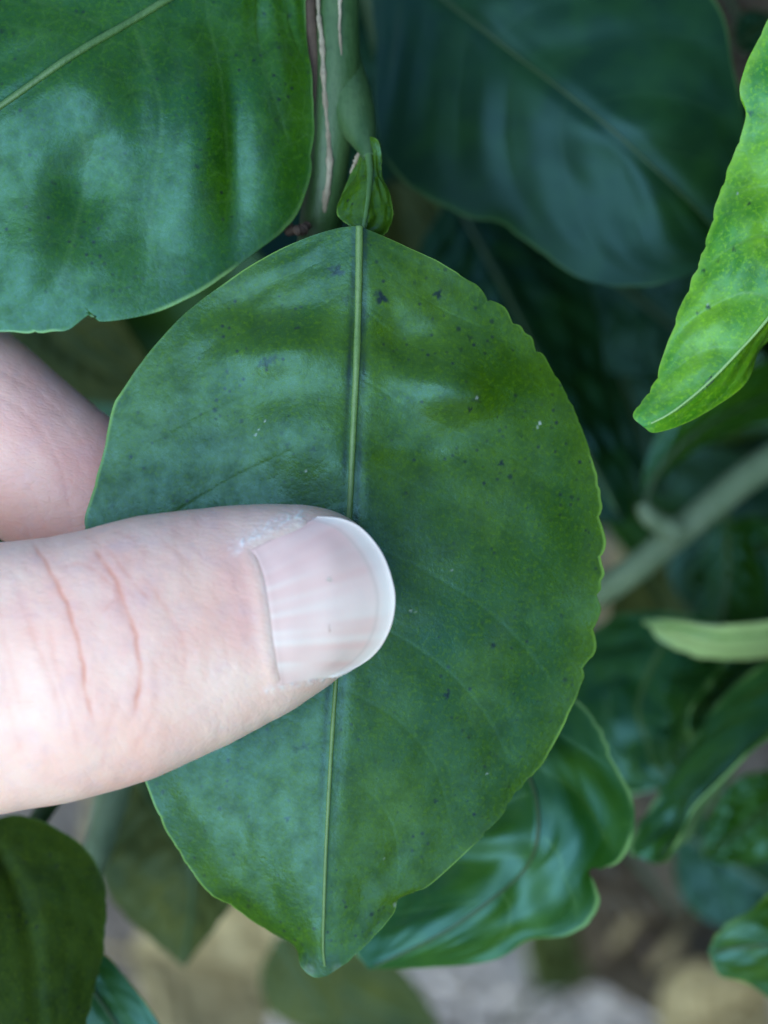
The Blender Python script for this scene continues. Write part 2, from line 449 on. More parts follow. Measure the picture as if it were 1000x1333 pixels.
# ------------------------------------------------------------------ ground
def build_ground():
    # fine sheet under the bush, coarse sheet to the horizon in one mesh
    xs = np.concatenate([[-200, -40, -10, -3, -1.2], np.linspace(-0.6, 0.6, 160), [1.2, 3, 10, 40, 200]])
    ys = np.concatenate([[-200, -40, -10, -3, -1], np.linspace(-0.2, 1.0, 160), [1.6, 3, 10, 40, 200]])
    X, Y = np.meshgrid(xs, ys, indexing='ij')
    a, b = Noise(3), Noise(4)
    Z = 0.010 * (a(X * 9 + 40, Y * 9 + 40) - 0.5) + 0.006 * (b(X * 34 + 50, Y * 34 + 50) - 0.5) + 0.003 * (a(X * 120 + 90, Y * 120 + 90) - 0.5)
    near = (np.abs(X) < 0.7) & (Y > -0.3) & (Y < 1.1)
    Z = np.where(near, Z, 0) - 0.006
    t = NT('ground_soil'); o = t.obj()
    n1 = t.noise(o, 14, 5, 0.6); n2 = t.noise(o, 120, 6, 0.7); n3 = t.noise(o, 700, 3)
    c = t.mix(t.ramp(n1, 0.4, 0.6), (0.14, 0.095, 0.062), (0.28, 0.22, 0.17))
    c = t.mix(t.ramp(n2, 0.4, 0.66), c, (0.52, 0.38, 0.28))
    c = t.mix(t.ramp(n3, 0.48, 0.7, 0, 0.6), c, (0.05, 0.036, 0.026))
    t.l(c, t.b.inputs['Base Color']); t.b.inputs['Roughness'].default_value = 0.95
    t.l(t.bump(n2, 0.7, 0.004, t.bump(n3, 0.5, 0.001)), t.b.inputs['Normal'])
    o = mesh_obj('ground', np.stack([X, Y, Z], -1).reshape(-1, 3), grid_faces(len(xs), len(ys)), t.m)
    tag(o, kind='structure')
    return o
build_ground()

# ------------------------------------------------------------------ branch with the pinched leaf
GROUP = 'branches of the citrus bush'
b1 = empty('citrus_branch', at(440, -420, 212), 'green twig with pale corky streaks bearing the pinched leaf', 'branch', GROUP)
st = stem('stem', b1, [(470, -700, 226), (452, -420, 216), (443, -150, 211), (440, 0, 209), (440, 100, 208.5), (428, 200, 209), (418, 290, 211), (408, 380, 216), (400, 520, 232), (402, 760, 262)], 2.35, 2.0, STEM, 28, 0.05)
# brown-edged corky streak running down the stem, and a shorter one beside it
def ridge(name, pts, r0, r1, mat, knob, seed, n=160, flat=0.55):
    P = spline(ats(pts), n); u = np.linspace(0, 1, n); nz = Noise(seed)
    rad = (r0 + (r1 - r0) * u) * (1 + knob * ((nz(u * 34, u * 0) - 0.5) * 1.2 + (nz(u * 90, u * 0 + 7) - 0.5)))
    rad *= (0.15 + 0.85 * sm(0, 0.04, u) * sm(1, 0.9, u))
    v, f = tube_vf(P, rad * 1e-3, 10, flat)
    return mesh_obj(name, v + RT * (0.00012 * (np.repeat(nz(u * 20, u * 0 + 3), 10).tolist() + [0.5, 0.5] - np.full(len(v), 0.5)))[:, None], f, mat, st)
ridge('corky_streak', [(408, -160, 209.0), (414, 0, 207.35), (420, 70, 206.8), (425, 150, 206.6), (429, 210, 207.0), (424, 260, 208.0), (416, 306, 209.6)], 0.18, 0.31, CORK, 0.55, 5)
ridge('corky_streak', [(441, -160, 208.1), (443, 0, 206.5), (442, 40, 206.3), (445, 80, 206.5)], 0.30, 0.12, CORK, 0.5, 6, 80)
ridge('bark_strip', [(396, -160, 210.2), (402, 0, 208.6), (408, 70, 208.2), (412, 150, 207.8), (413, 200, 208.4), (408, 250, 209.4)], 0.75, 0.55, BARK, 0.25, 8)
ridge('leaf_scar', [(372, 305, 207), (382, 297, 206.8), (390, 301, 206.6), (402, 291, 208)], 0.55, 0.35, BARK, 0.8, 6, 40, 0.9)
# side shoulder of the stem that carries the leaf stalk
def shoulder():
    P = spline(np.hstack([ats([(446, 40, 210.4), (452, 100, 209.2), (459, 140, 208.0), (467, 165, 206.8), (475, 186, 205.4), (481, 206, 204.0)]), np.array([[1.0], [1.9], [2.15], [1.75], [1.15], [0.6]])]), 60)
    v, f = tube_vf(P[:, :3], P[:, 3] * 1e-3, 22)
    mesh_obj('node', v, f, STEM, st)
shoulder()
ridge('bud_scar', [(477, 192, 204.4), (468, 200, 204.8), (461, 216, 205.6), (457, 240, 206.6)], 0.28, 0.2, CORK, 0.5, 12, 40, 0.8)

MAIN_MID = [(468, 294, 198.6), (467, 380, 198.6), (464, 480, 198.8), (459, 580, 199.2), (455, 670, 199.6), (446, 780, 200), (437, 890, 200.2), (430, 1000, 200.6), (425, 1100, 201.4), (422, 1180, 202.4), (421, 1235, 203.4), (425, 1271, 204.2)]
MAIN_L = [(468, 294, 198.6), (440, 297, 199), (400, 309, 199.6), (345, 334, 200.4), (290, 369, 200.8), (240, 408, 201), (195, 458, 201.4), (160, 508, 201.8), (147, 532, 202), (135, 590, 202), (118, 650, 202), (110, 690, 202), (113, 780, 202), (128, 860, 202.4), (155, 935, 203), (190, 1020, 204.2), (205, 1060, 204.8), (235, 1112, 205.4), (270, 1160, 205.8), (300, 1177, 206), (345, 1208, 206), (384, 1232, 205.4), (392, 1258, 205), (408, 1272, 204.6), (425, 1271, 204.2)]
MAIN_R = [(468, 294, 198.6), (505, 310, 199.1), (560, 335, 199.64), (610, 365, 200.37), (660, 408, 201.3), (700, 455, 202.0), (735, 510, 202.6), (760, 565, 203.0), (779, 630, 203.2), (782, 672, 203.4), (786, 712, 203.4), (780, 775, 203.4), (774, 835, 204.5), (763, 868, 204.5), (748, 912, 204.7), (725, 960, 204.9), (708, 990, 205.1), (686, 1016, 205.02), (672, 1028, 204.93), (650, 1064, 204.79), (610, 1105, 204.52), (560, 1151, 204.4), (540, 1160, 204.27), (518, 1170, 204.32), (514, 1186, 204.3), (490, 1216, 204.14), (455, 1250, 204.0), (425, 1271, 204.2)]
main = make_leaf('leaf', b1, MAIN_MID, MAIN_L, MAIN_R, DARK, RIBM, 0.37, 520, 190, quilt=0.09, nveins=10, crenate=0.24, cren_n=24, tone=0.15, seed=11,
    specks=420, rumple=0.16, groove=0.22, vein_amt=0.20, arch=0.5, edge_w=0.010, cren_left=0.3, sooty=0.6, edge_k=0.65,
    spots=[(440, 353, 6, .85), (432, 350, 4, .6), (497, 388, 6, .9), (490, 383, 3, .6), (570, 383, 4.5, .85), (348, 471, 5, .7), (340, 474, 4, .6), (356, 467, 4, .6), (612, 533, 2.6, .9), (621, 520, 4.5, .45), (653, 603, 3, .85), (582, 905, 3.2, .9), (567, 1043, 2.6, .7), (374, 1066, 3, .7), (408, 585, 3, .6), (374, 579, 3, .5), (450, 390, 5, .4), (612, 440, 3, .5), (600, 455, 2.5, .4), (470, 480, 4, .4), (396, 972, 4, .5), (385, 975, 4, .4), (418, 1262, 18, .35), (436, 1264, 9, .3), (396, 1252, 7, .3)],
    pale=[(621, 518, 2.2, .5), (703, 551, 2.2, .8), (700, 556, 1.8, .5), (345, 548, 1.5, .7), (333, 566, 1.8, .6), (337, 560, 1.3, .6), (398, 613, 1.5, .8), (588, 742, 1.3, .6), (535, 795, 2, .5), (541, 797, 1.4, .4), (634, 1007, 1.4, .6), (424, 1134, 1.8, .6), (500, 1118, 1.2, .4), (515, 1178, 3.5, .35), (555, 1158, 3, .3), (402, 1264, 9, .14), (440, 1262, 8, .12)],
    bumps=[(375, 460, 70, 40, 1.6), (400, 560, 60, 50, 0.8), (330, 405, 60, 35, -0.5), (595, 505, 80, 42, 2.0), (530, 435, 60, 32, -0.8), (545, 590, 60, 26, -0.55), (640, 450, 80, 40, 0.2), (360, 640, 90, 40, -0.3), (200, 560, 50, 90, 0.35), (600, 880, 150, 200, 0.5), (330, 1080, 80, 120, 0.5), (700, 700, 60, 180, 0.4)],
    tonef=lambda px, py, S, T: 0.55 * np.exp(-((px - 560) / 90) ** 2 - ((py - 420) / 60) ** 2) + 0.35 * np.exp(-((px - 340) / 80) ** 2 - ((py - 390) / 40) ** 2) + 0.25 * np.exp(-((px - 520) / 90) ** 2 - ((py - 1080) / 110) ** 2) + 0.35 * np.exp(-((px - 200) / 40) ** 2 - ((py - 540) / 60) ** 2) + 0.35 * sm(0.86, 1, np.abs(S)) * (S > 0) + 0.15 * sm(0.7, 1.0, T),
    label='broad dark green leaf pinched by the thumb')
# winged stalk of the pinched leaf
wing = make_leaf('winged_petiole', b1, [(474, 176, 205.2), (481, 215, 203), (480, 250, 201.2), (473, 301, 199.4)],
    [(474, 176, 205.2), (466, 205, 205), (452, 240, 204), (440, 268, 203), (444, 286, 202), (473, 301, 199.4)],
    [(474, 176, 205.2), (491, 182, 203.6), (497, 205, 203.6), (497, 226, 203.2), (508, 255, 202.2), (510, 285, 201.8), (500, 306, 201), (473, 301, 199.4)], DARK, RIB, 0.42, 80, 26, quilt=0, crenate=0.05, rumple=0.2, groove=0.1, seed=4, tone=0.5, nveins=3, edge_w=0.03)

# large leaf on the same twig
make_leaf('leaf', b1, [(392, -110, 210), (300, -50, 206), (215, 2, 203.6), (110, 68, 202.4), (0, 142, 202), (-150, 250, 204), (-300, 350, 209), (-420, 430, 216)],
    [(392, -110, 210), (398, -40, 208.5), (399, 30, 207.4), (407, 110, 206.6), (408, 190, 206.2), (399, 245, 206), (380, 290, 205.6), (330, 330, 204.6), (270, 375, 204), (215, 402, 203.6), (165, 415, 203.4), (130, 418, 203.4), (119, 411, 203.4), (90, 427, 203.4), (40, 434, 203.6), (0, 432, 204), (-80, 452, 205), (-180, 470, 208), (-300, 462, 212), (-420, 430, 216)],
    [(392, -110, 210), (330, -190, 209), (200, -230, 208), (50, -190, 207), (-120, -90, 207), (-280, 60, 209), (-390, 240, 212), (-420, 430, 216)],
    MIDG, RIB, 0.44, 330, 130, quilt=0.28, nveins=10, crenate=0.20, cren_n=14, tone=0.2, seed=23, rumple=0.25, specks=500, groove=0.25, arch=0.9, vein_amt=0.22,
    bumps=[(255, 200, 50, 110, 1.5), (350, 190, 40, 120, 1.0), (305, 180, 16, 130, -0.5), (120, 130, 55, 65, 1.3), (110, 250, 55, 60, -1.5), (300, 40, 110, 40, -0.9), (200, 330, 150, 45, -0.2), (60, 350, 90, 50, 0.7), (200, 120, 18, 70, 0.4)],
    label='large glossy leaf with shallow swells', petiole=([(440, -190, 213), (425, -150, 212), (392, -108, 210)], 1.2, 0.8))

# ------------------------------------------------------------------ dark leaves behind at upper right
b2 = empty('citrus_branch', at(700, -500, 262), 'blurred branch with dark blue-green leaves behind the pinched leaf', 'branch', GROUP)
stem('stem', b2, [(700, -500, 262), (560, -300, 262), (480, -100, 262), (520, 120, 268), (600, 300, 285)], 2.2, 1.2, STEM)
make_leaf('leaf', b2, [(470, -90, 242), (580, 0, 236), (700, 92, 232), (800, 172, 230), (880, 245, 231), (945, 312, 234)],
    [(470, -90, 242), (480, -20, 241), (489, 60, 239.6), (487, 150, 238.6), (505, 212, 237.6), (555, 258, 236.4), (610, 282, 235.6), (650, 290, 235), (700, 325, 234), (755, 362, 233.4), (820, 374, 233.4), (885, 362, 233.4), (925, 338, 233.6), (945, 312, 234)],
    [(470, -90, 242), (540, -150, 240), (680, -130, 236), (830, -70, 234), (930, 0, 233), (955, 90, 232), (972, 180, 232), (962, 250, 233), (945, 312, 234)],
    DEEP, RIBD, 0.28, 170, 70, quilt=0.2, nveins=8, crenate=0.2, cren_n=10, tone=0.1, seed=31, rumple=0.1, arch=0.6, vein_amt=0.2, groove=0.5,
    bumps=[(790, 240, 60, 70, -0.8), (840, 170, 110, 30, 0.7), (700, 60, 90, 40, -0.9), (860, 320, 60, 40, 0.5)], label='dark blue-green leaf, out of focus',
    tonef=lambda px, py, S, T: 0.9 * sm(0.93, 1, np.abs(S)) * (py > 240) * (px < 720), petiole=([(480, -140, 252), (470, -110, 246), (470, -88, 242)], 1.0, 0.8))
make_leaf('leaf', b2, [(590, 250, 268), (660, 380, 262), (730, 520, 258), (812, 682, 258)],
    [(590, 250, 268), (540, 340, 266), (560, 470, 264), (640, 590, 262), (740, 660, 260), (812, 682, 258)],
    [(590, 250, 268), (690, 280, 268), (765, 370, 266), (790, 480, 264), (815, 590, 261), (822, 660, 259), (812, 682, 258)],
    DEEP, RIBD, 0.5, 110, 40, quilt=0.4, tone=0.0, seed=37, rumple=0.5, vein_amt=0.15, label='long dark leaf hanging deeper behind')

# ------------------------------------------------------------------ bright leaf at right
b3 = empty('citrus_branch', at(1400, -100, 205), 'branch tip with one bright lime leaf hanging into the right edge', 'branch', GROUP)
stem('stem', b3, [(1700, -380, 214), (1500, -200, 209), (1400, -100, 205), (1290, -10, 201)], 1.9, 1.3, STEM)
make_leaf('leaf', b3, [(1240, 60, 199), (1130, 210, 200), (1050, 340, 200.6), (1000, 412, 201), (935, 486, 201.2), (880, 533, 201.4), (838, 556, 202)],
    [(1240, 60, 199), (1150, -30, 200), (1040, -30, 201), (992, 40, 202), (964, 110, 202.6), (972, 150, 202.8), (950, 215, 203), (933, 265, 203), (915, 330, 203), (898, 372, 203), (880, 412, 202.8), (877, 428, 202.8), (852, 498, 202.6), (838, 520, 202.4), (824, 541, 202.2), (838, 556, 202)],
    [(1240, 60, 199), (1240, 170, 205), (1180, 300, 208), (1080, 390, 208), (1000, 440, 207), (970, 500, 204.4), (905, 545, 203.2), (855, 563, 202.4), (838, 556, 202)],
    LIME, RIBL, 0.26, 240, 80, quilt=0.4, nveins=9, crenate=0.10, cren_n=16, tone=0.02, seed=43, rumple=0.3, vein_amt=0.5, arch=0.3, groove=0.2,
    spots=[(922, 400, 2.6, .9), (908, 408, 2, .8), (916, 352, 2, .8), (955, 325, 2.4, .7), (975, 265, 2, .8), (977, 147, 3, .7), (935, 340, 2, .5)], pale=[(960, 252, 1.6, .8), (922, 396, 1.8, .6)],
    bumps=[(975, 330, 45, 60, 1.2), (940, 420, 50, 30, 0.5), (985, 210, 40, 50, -0.5)],
    tonef=lambda px, py, S, T: 0.55 * np.exp(-((px - 920) / 45) ** 2 - ((py - 420) / 45) ** 2) + 0.35 * np.exp(-((px - 870) / 40) ** 2 - ((py - 500) / 40) ** 2) + 0.6 * sm(0.9, 1, np.abs(S)),
    label='bright lime green leaf with yellow blotches', petiole=([(1290, -10, 201), (1265, 20, 200), (1240, 62, 199)], 1.0, 0.7))

# ------------------------------------------------------------------ blurred stems at right
b4 = empty('citrus_branch', at(1500, 300, 285), 'blurred grey-green stem slanting up to the right edge, with pale leaves', 'branch', GROUP)
st4 = stem('stem', b4, [(1900, 60, 290), (1500, 300, 280), (1200, 480, 272), (1000, 602, 266), (900, 680, 264), (820, 745, 266), (740, 800, 276), (640, 900, 300)], 2.3, 1.7, STEMG, 20, 0.04)
stem('node', st4, [(880, 692, 262), (858, 680, 261), (842, 668, 260), (836, 655, 260)], 1.7, 1.0, STEMG, 14, 0.05, 3, 30)
make_leaf('leaf', b4, [(838, 655, 260), (870, 600, 258), (930, 550, 258), (1010, 515, 262), (1130, 470, 270)],
    [(838, 655, 260), (842, 600, 258), (880, 535, 256), (950, 490, 258), (1050, 455, 264), (1130, 470, 270)],
    [(838, 655, 260), (872, 612, 261), (930, 572, 263), (1010, 545, 266), (1080, 510, 269), (1130, 470, 270)],
    MIDB, RIBD, 0.4, 90, 30, quilt=0.2, tone=0.3, seed=51, label='narrow leaf rising from the node')
make_leaf('leaf', b4, [(945, 660, 276), (948, 740, 274), (940, 810, 274), (915, 880, 280)],
    [(945, 660, 276), (925, 690, 276), (915, 760, 276), (905, 820, 277), (915, 880, 280)],
    [(945, 660, 276), (975, 700, 276), (1000, 770, 276), (985, 830, 277), (915, 880, 280)],
    MIDB, RIB, 0.5, 80, 30, quilt=0.3, tone=0.4, seed=53)
make_leaf('leaf', b4, [(838, 808, 252), (890, 822, 249), (950, 832, 249), (1060, 815, 254), (1200, 760, 262)],
    [(838, 808, 252), (890, 811, 248), (950, 818, 247), (1060, 800, 252), (1200, 760, 262)],
    [(838, 808, 252), (870, 840, 251.5), (930, 858, 252), (1040, 846, 256), (1200, 760, 262)],
    PALE, RIBL, 0.4, 90, 30, quilt=0.1, tone=0.5, seed=55, label='pale green folded leaf seen edge-on')
make_leaf('leaf', b4, [(1180, 560, 290), (1060, 640, 292), (960, 720, 296), (900, 800, 304)],
    [(1180, 560, 290), (1040, 560, 292), (920, 640, 298), (870, 740, 302), (900, 800, 304)],
    [(1180, 560, 290), (1150, 690, 292), (1060, 790, 296), (960, 830, 300), (900, 800, 304)],
    DEEP, RIBD, 0.5, 80, 30, quilt=0.4, tone=0.2, seed=57)

# ------------------------------------------------------------------ curled leaves, lower right
b5 = empty('citrus_branch', at(1500, 560, 262), 'branch with crinkled curling leaves below the pinched leaf', 'branch', GROUP)
stem('stem', b5, [(1900, 420, 280), (1500, 560, 262), (1250, 700, 256), (1100, 800, 252)], 2.0, 1.4, STEM)
make_leaf('leaf', b5, [(600, 880, 226), (660, 960, 223), (700, 1040, 221), (690, 1120, 221), (600, 1200, 223), (480, 1262, 226)],
    [(600, 880, 226), (690, 890, 225), (752, 912, 224), (785, 955, 223), (797, 990, 222.6), (822, 1035, 222.4), (824, 1085, 222.4), (805, 1122, 222.6), (768, 1132, 222), (780, 1165, 222.4), (770, 1196, 222.8), (735, 1218, 223.4), (690, 1226, 224), (640, 1250, 225), (560, 1258, 226), (480, 1262, 226)],
    [(600, 880, 226), (540, 960, 228), (500, 1060, 230), (470, 1150, 230), (455, 1220, 228), (480, 1262, 226)],
    MIDB, RIBD, 0.3, 190, 80, quilt=0.2, nveins=6, crenate=0.1, cren_n=10, tone=0.05, seed=61, rumple=0.3, arch=0.5, edge_w=0.035, groove=0.2,
    bumps=[(640, 1090, 60, 25, 0.9), (680, 1150, 28, 60, -1.2), (740, 1150, 40, 50, 0.9), (740, 1060, 60, 60, 0.9), (700, 990, 60, 30, 0.5), (560, 1200, 60, 50, 0.6)],
    tonef=lambda px, py, S, T: 0.8 * np.exp(-((px - 735) / 45) ** 2 - ((py - 1000) / 22) ** 2), label='crinkled two-lobed leaf curling out from underneath')
make_leaf('leaf', b5, [(1180, 800, 252), (1060, 900, 246), (960, 990, 243), (900, 1060, 243), (846, 1122, 244)],
    [(1180, 800, 252), (1060, 830, 254), (980, 885, 252), (920, 950, 249), (870, 1020, 247), (828, 1085, 245.5), (822, 1112, 244.6), (846, 1122, 244)],
    [(1180, 800, 252), (1110, 900, 240), (1020, 960, 237), (950, 1020, 236), (905, 1065, 237), (880, 1110, 240), (862, 1124, 243), (846, 1122, 244)],
    MIDB, RIB, 0.4, 120, 44, quilt=0.3, nveins=6, tone=0.3, seed=63, rumple=0.4, edge_w=0.06, groove=0.6, fold=1.2,
    bumps=[(870, 1070, 30, 30, -1.2), (960, 960, 50, 40, 0.6)], label='leaf rolled lengthwise with a pale rim')
make_leaf('leaf', b5, [(900, 800, 262), (850, 850, 260), (820, 920, 258), (840, 990, 257), (890, 1020, 257)],
    [(900, 800, 262), (960, 830, 262), (930, 880, 254), (895, 930, 250), (905, 985, 252), (890, 1020, 257)],
    [(900, 800, 262), (800, 800, 266), (740, 860, 264), (740, 960, 262), (800, 1030, 260), (890, 1020, 257)],
    MIDB, RIB, 0.4, 110, 44, quilt=0.3, nveins=6, tone=0.1, seed=65, rumple=0.5, edge_w=0.06, arch=-1.5,
    bumps=[(850, 930, 30, 50, -2.5), (800, 930, 40, 40, 0.9), (870, 1000, 60, 20, 0.9)], label='cupped leaf with a swirl-shaped hollow')

# ------------------------------------------------------------------ lower left
b6 = empty('citrus_branch', at(-400, 1300, 232), 'branch with a dark oval leaf below the thumb at the left edge', 'branch', GROUP)
stem('stem', b6, [(-700, 1700, 240), (-400, 1300, 232), (-120, 1210, 226), (0, 1128, 224), (52, 1064, 226), (120, 960, 234)], 1.5, 0.9, STEM)
make_leaf('leaf', b6, [(-30, 1070, 217), (20, 1150, 214.5), (45, 1250, 212.5), (50, 1360, 211), (40, 1480, 209.5), (20, 1600, 208)],
    [(-30, 1070, 217), (-140, 1120, 210), (-200, 1250, 206), (-190, 1380, 204), (-100, 1520, 206), (20, 1600, 208)],
    [(-30, 1070, 217), (30, 1062, 218), (80, 1082, 218.4), (118, 1112, 218.4), (138, 1160, 218), (140, 1200, 217.4), (134, 1245, 216.6), (124, 1285, 215.6), (112, 1340, 214), (100, 1440, 212), (60, 1540, 210), (20, 1600, 208)],
    DULL, None, 0.18, 170, 60, quilt=0.06, tone=0.0, seed=71, rumple=0.12, specks=120, vein_amt=0.2, crenate=0.15, edge_w=0.012, label='dark oval leaf at the lower left corner')
make_leaf('leaf', b6, [(70, 1230, 226), (120, 1290, 223), (170, 1370, 222), (210, 1460, 224)],
    [(70, 1230, 226), (50, 1300, 226), (70, 1400, 226), (130, 1460, 226), (210, 1460, 224)],
    [(70, 1230, 226), (130, 1240, 224), (165, 1275, 223), (205, 1330, 222), (235, 1400, 223), (210, 1460, 224)],
    MIDB, RIBD, 0.3, 90, 34, quilt=0.08, rumple=0.15, tone=0.2, seed=73)
stem('side_shoot', b6, [(160, 900, 246), (160, 1000, 244), (138, 1075, 241), (118, 1130, 240), (90, 1210, 240)], 1.75, 1.5, STEMG)
stem('side_shoot', b6, [(145, 940, 252), (128, 1050, 250), (112, 1120, 250), (80, 1220, 252)], 0.7, 0.7, STEMG)
make_leaf('leaf', b6, [(180, 1010, 262), (220, 1080, 258), (250, 1140, 256), (240, 1260, 262)],
    [(180, 1010, 262), (135, 1070, 262), (130, 1130, 260), (160, 1190, 262), (240, 1260, 262)],
    [(180, 1010, 262), (250, 1020, 262), (330, 1080, 260), (320, 1150, 260), (240, 1260, 262)],
    OLIVE, RIBD, 0.5, 90, 34, quilt=0.3, tone=0.1, seed=75, label='dull olive leaf, blurred')

b7 = empty('citrus_branch', at(1350, 1250, 250), 'branch with a dark green leaf entering at the lower right corner', 'branch', GROUP)
stem('stem', b7, [(1800, 1150, 262), (1350, 1250, 250), (1200, 1240, 243)], 1.6, 1.1, STEM)
make_leaf('leaf', b7, [(1200, 1240, 243), (1100, 1235, 236), (1010, 1232, 234), (922, 1240, 235)],
    [(1200, 1240, 243), (1120, 1130, 240), (1040, 1140, 236), (985, 1178, 234), (940, 1210, 234), (922, 1240, 235)],
    [(1200, 1240, 243), (1120, 1330, 242), (1040, 1320, 239), (975, 1280, 237), (938, 1270, 236), (922, 1240, 235)],
    DARB, RIBD, 0.4, 100, 40, quilt=0.12, tone=0.1, seed=81, rumple=0.2, edge_w=0.04, label='dark green leaf at the lower right corner')

# ------------------------------------------------------------------ deeper leaves in the gaps
b8 = empty('citrus_branch', at(-200, 200, 320), 'shaded branch deep in the bush behind everything else', 'branch', GROUP)
stem('stem', b8, [(-500, -100, 320), (-200, 200, 310), (60, 420, 300), (200, 480, 296), (420, 560, 300), (640, 720, 310)], 2.0, 1.4, BARK)
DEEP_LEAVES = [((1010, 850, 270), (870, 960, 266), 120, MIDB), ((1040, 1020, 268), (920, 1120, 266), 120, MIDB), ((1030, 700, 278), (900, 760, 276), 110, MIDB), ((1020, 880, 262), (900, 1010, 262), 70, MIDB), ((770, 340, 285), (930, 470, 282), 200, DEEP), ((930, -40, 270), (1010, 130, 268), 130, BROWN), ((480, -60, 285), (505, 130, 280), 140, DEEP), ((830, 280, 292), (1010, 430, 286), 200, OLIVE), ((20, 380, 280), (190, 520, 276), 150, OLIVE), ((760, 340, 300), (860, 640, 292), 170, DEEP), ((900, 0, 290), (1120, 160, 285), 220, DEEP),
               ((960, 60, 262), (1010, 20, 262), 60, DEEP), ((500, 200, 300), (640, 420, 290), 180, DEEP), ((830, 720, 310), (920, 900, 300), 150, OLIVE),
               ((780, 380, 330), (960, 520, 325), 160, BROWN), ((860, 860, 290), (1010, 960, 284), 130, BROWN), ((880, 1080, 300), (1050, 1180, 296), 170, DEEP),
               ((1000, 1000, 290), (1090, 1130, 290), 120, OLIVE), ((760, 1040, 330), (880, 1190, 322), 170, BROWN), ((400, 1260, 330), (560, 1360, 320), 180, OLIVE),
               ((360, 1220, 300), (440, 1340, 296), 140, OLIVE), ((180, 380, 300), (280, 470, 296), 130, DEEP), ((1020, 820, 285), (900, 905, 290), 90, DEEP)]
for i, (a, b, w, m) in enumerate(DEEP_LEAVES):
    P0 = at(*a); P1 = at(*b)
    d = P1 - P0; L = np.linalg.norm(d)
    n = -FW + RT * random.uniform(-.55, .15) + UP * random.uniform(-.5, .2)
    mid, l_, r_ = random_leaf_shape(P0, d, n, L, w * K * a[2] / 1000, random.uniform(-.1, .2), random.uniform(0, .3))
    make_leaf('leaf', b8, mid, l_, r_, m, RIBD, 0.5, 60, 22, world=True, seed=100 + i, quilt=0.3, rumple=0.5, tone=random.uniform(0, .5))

# ------------------------------------------------------------------ dry leaves on the ground
def dry_leaf(px, py, d0, px1, py1, d1, w, mat, label, seed, up=None, curl=0.35, bend=0.1):
    P0 = at(px, py, d0); P1 = at(px1, py1, d1)
    d = P1 - P0; L = np.linalg.norm(d)
    root = empty('dry_leaf', P0, label, 'dry leaf', 'dry leaves under the bush')
    mid, l_, r_ = random_leaf_shape(P0, d, np.array([0, -0.25, 1.0]) if up is None else up, L, w / 1000, bend, curl)
    make_leaf('blade', root, mid, l_, r_, mat, None, 0.4, 90, 34, world=True, seed=seed, quilt=0.5, rumple=1.2, tone=0.4, crenate=0.3)
    v, f = tube_vf(spline(mid, 40), np.linspace(0.6, 0.2, 40) * 1e-3, 8); mesh_obj('midrib', v, f, mat, root)
    v, f = tube_vf(spline(np.array([P0 - d / L * 0.012 + np.array([0, 0, 0.002]), P0 - d / L * 0.005, P0]), 12), np.full(12, 0.6e-3), 8); mesh_obj('petiole', v, f, mat, root)
    return root
def gd(py, h=0.006):      # distance in mm at which the line of sight at row py meets the ground
    y = -(py - 666.5) * K
    return (CAM[2] - h) / (math.sin(PITCH) - y * math.cos(PITCH)) * 1000
r8 = np.random.default_rng(88)
for i in range(70):                               # leaves added to darken the gaps, in place of shade inside the bush
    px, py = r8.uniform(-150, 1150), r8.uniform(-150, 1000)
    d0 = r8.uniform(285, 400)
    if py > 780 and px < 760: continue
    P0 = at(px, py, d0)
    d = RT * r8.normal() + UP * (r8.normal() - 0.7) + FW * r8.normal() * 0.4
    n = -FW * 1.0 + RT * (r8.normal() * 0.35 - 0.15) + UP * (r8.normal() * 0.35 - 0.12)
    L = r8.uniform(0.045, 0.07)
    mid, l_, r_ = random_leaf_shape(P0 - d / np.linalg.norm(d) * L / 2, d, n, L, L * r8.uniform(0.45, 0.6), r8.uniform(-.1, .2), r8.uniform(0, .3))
    make_leaf('leaf', b8, mid, l_, r_, ((MIDB, DARB, MIDB, OLIVE) if px > 760 and py > 480 else (DEEP, DEEP, DARB, OLIVE))[int(r8.integers(0, 4))], None, 0.5, 30, 12, world=True, seed=140 + i, quilt=0.3, rumple=0.6, tone=r8.uniform(0, .5))  # lighter greens at right put brightness into the colour, where little light reaches
dry_leaf(170, 1240, gd(1240) - 40, 385, 1270, gd(1270) - 30, 44, TAN, 'curled tan dry leaf showing between the dark leaf and the pinched leaf tip', 201)
dry_leaf(120, 1030, gd(1030) - 12, 250, 1075, gd(1075) - 12, 32, TAN, 'tan dry leaf just under the thumb', 202)
dry_leaf(860, 1372, gd(1372) - 20, 1010, 1285, gd(1285) - 25, 24, TAN, 'yellowish dry leaf in the lower right corner', 203)
dry_leaf(700, 1290, gd(1290) - 6, 800, 1170, gd(1170) - 8, 20, OLIVE, 'greyish green fallen leaf lying on pale ground', 204)
dry_leaf(770, 1275, gd(1275) - 10, 960, 1140, gd(1140) - 14, 56, BROWN, 'dark brown dry leaf beside the pale bare ground', 205)
dry_leaf(500, 260, gd(260) - 20, 600, 320, gd(320) - 20, 30, TAN, 'small tan dry leaf glimpsed right of the leaf stalk', 206)
dry_leaf(790, 720, gd(720) - 30, 930, 800, gd(800) - 30, 40, TAN, 'yellow-brown dry leaf behind the slanting stem', 207)
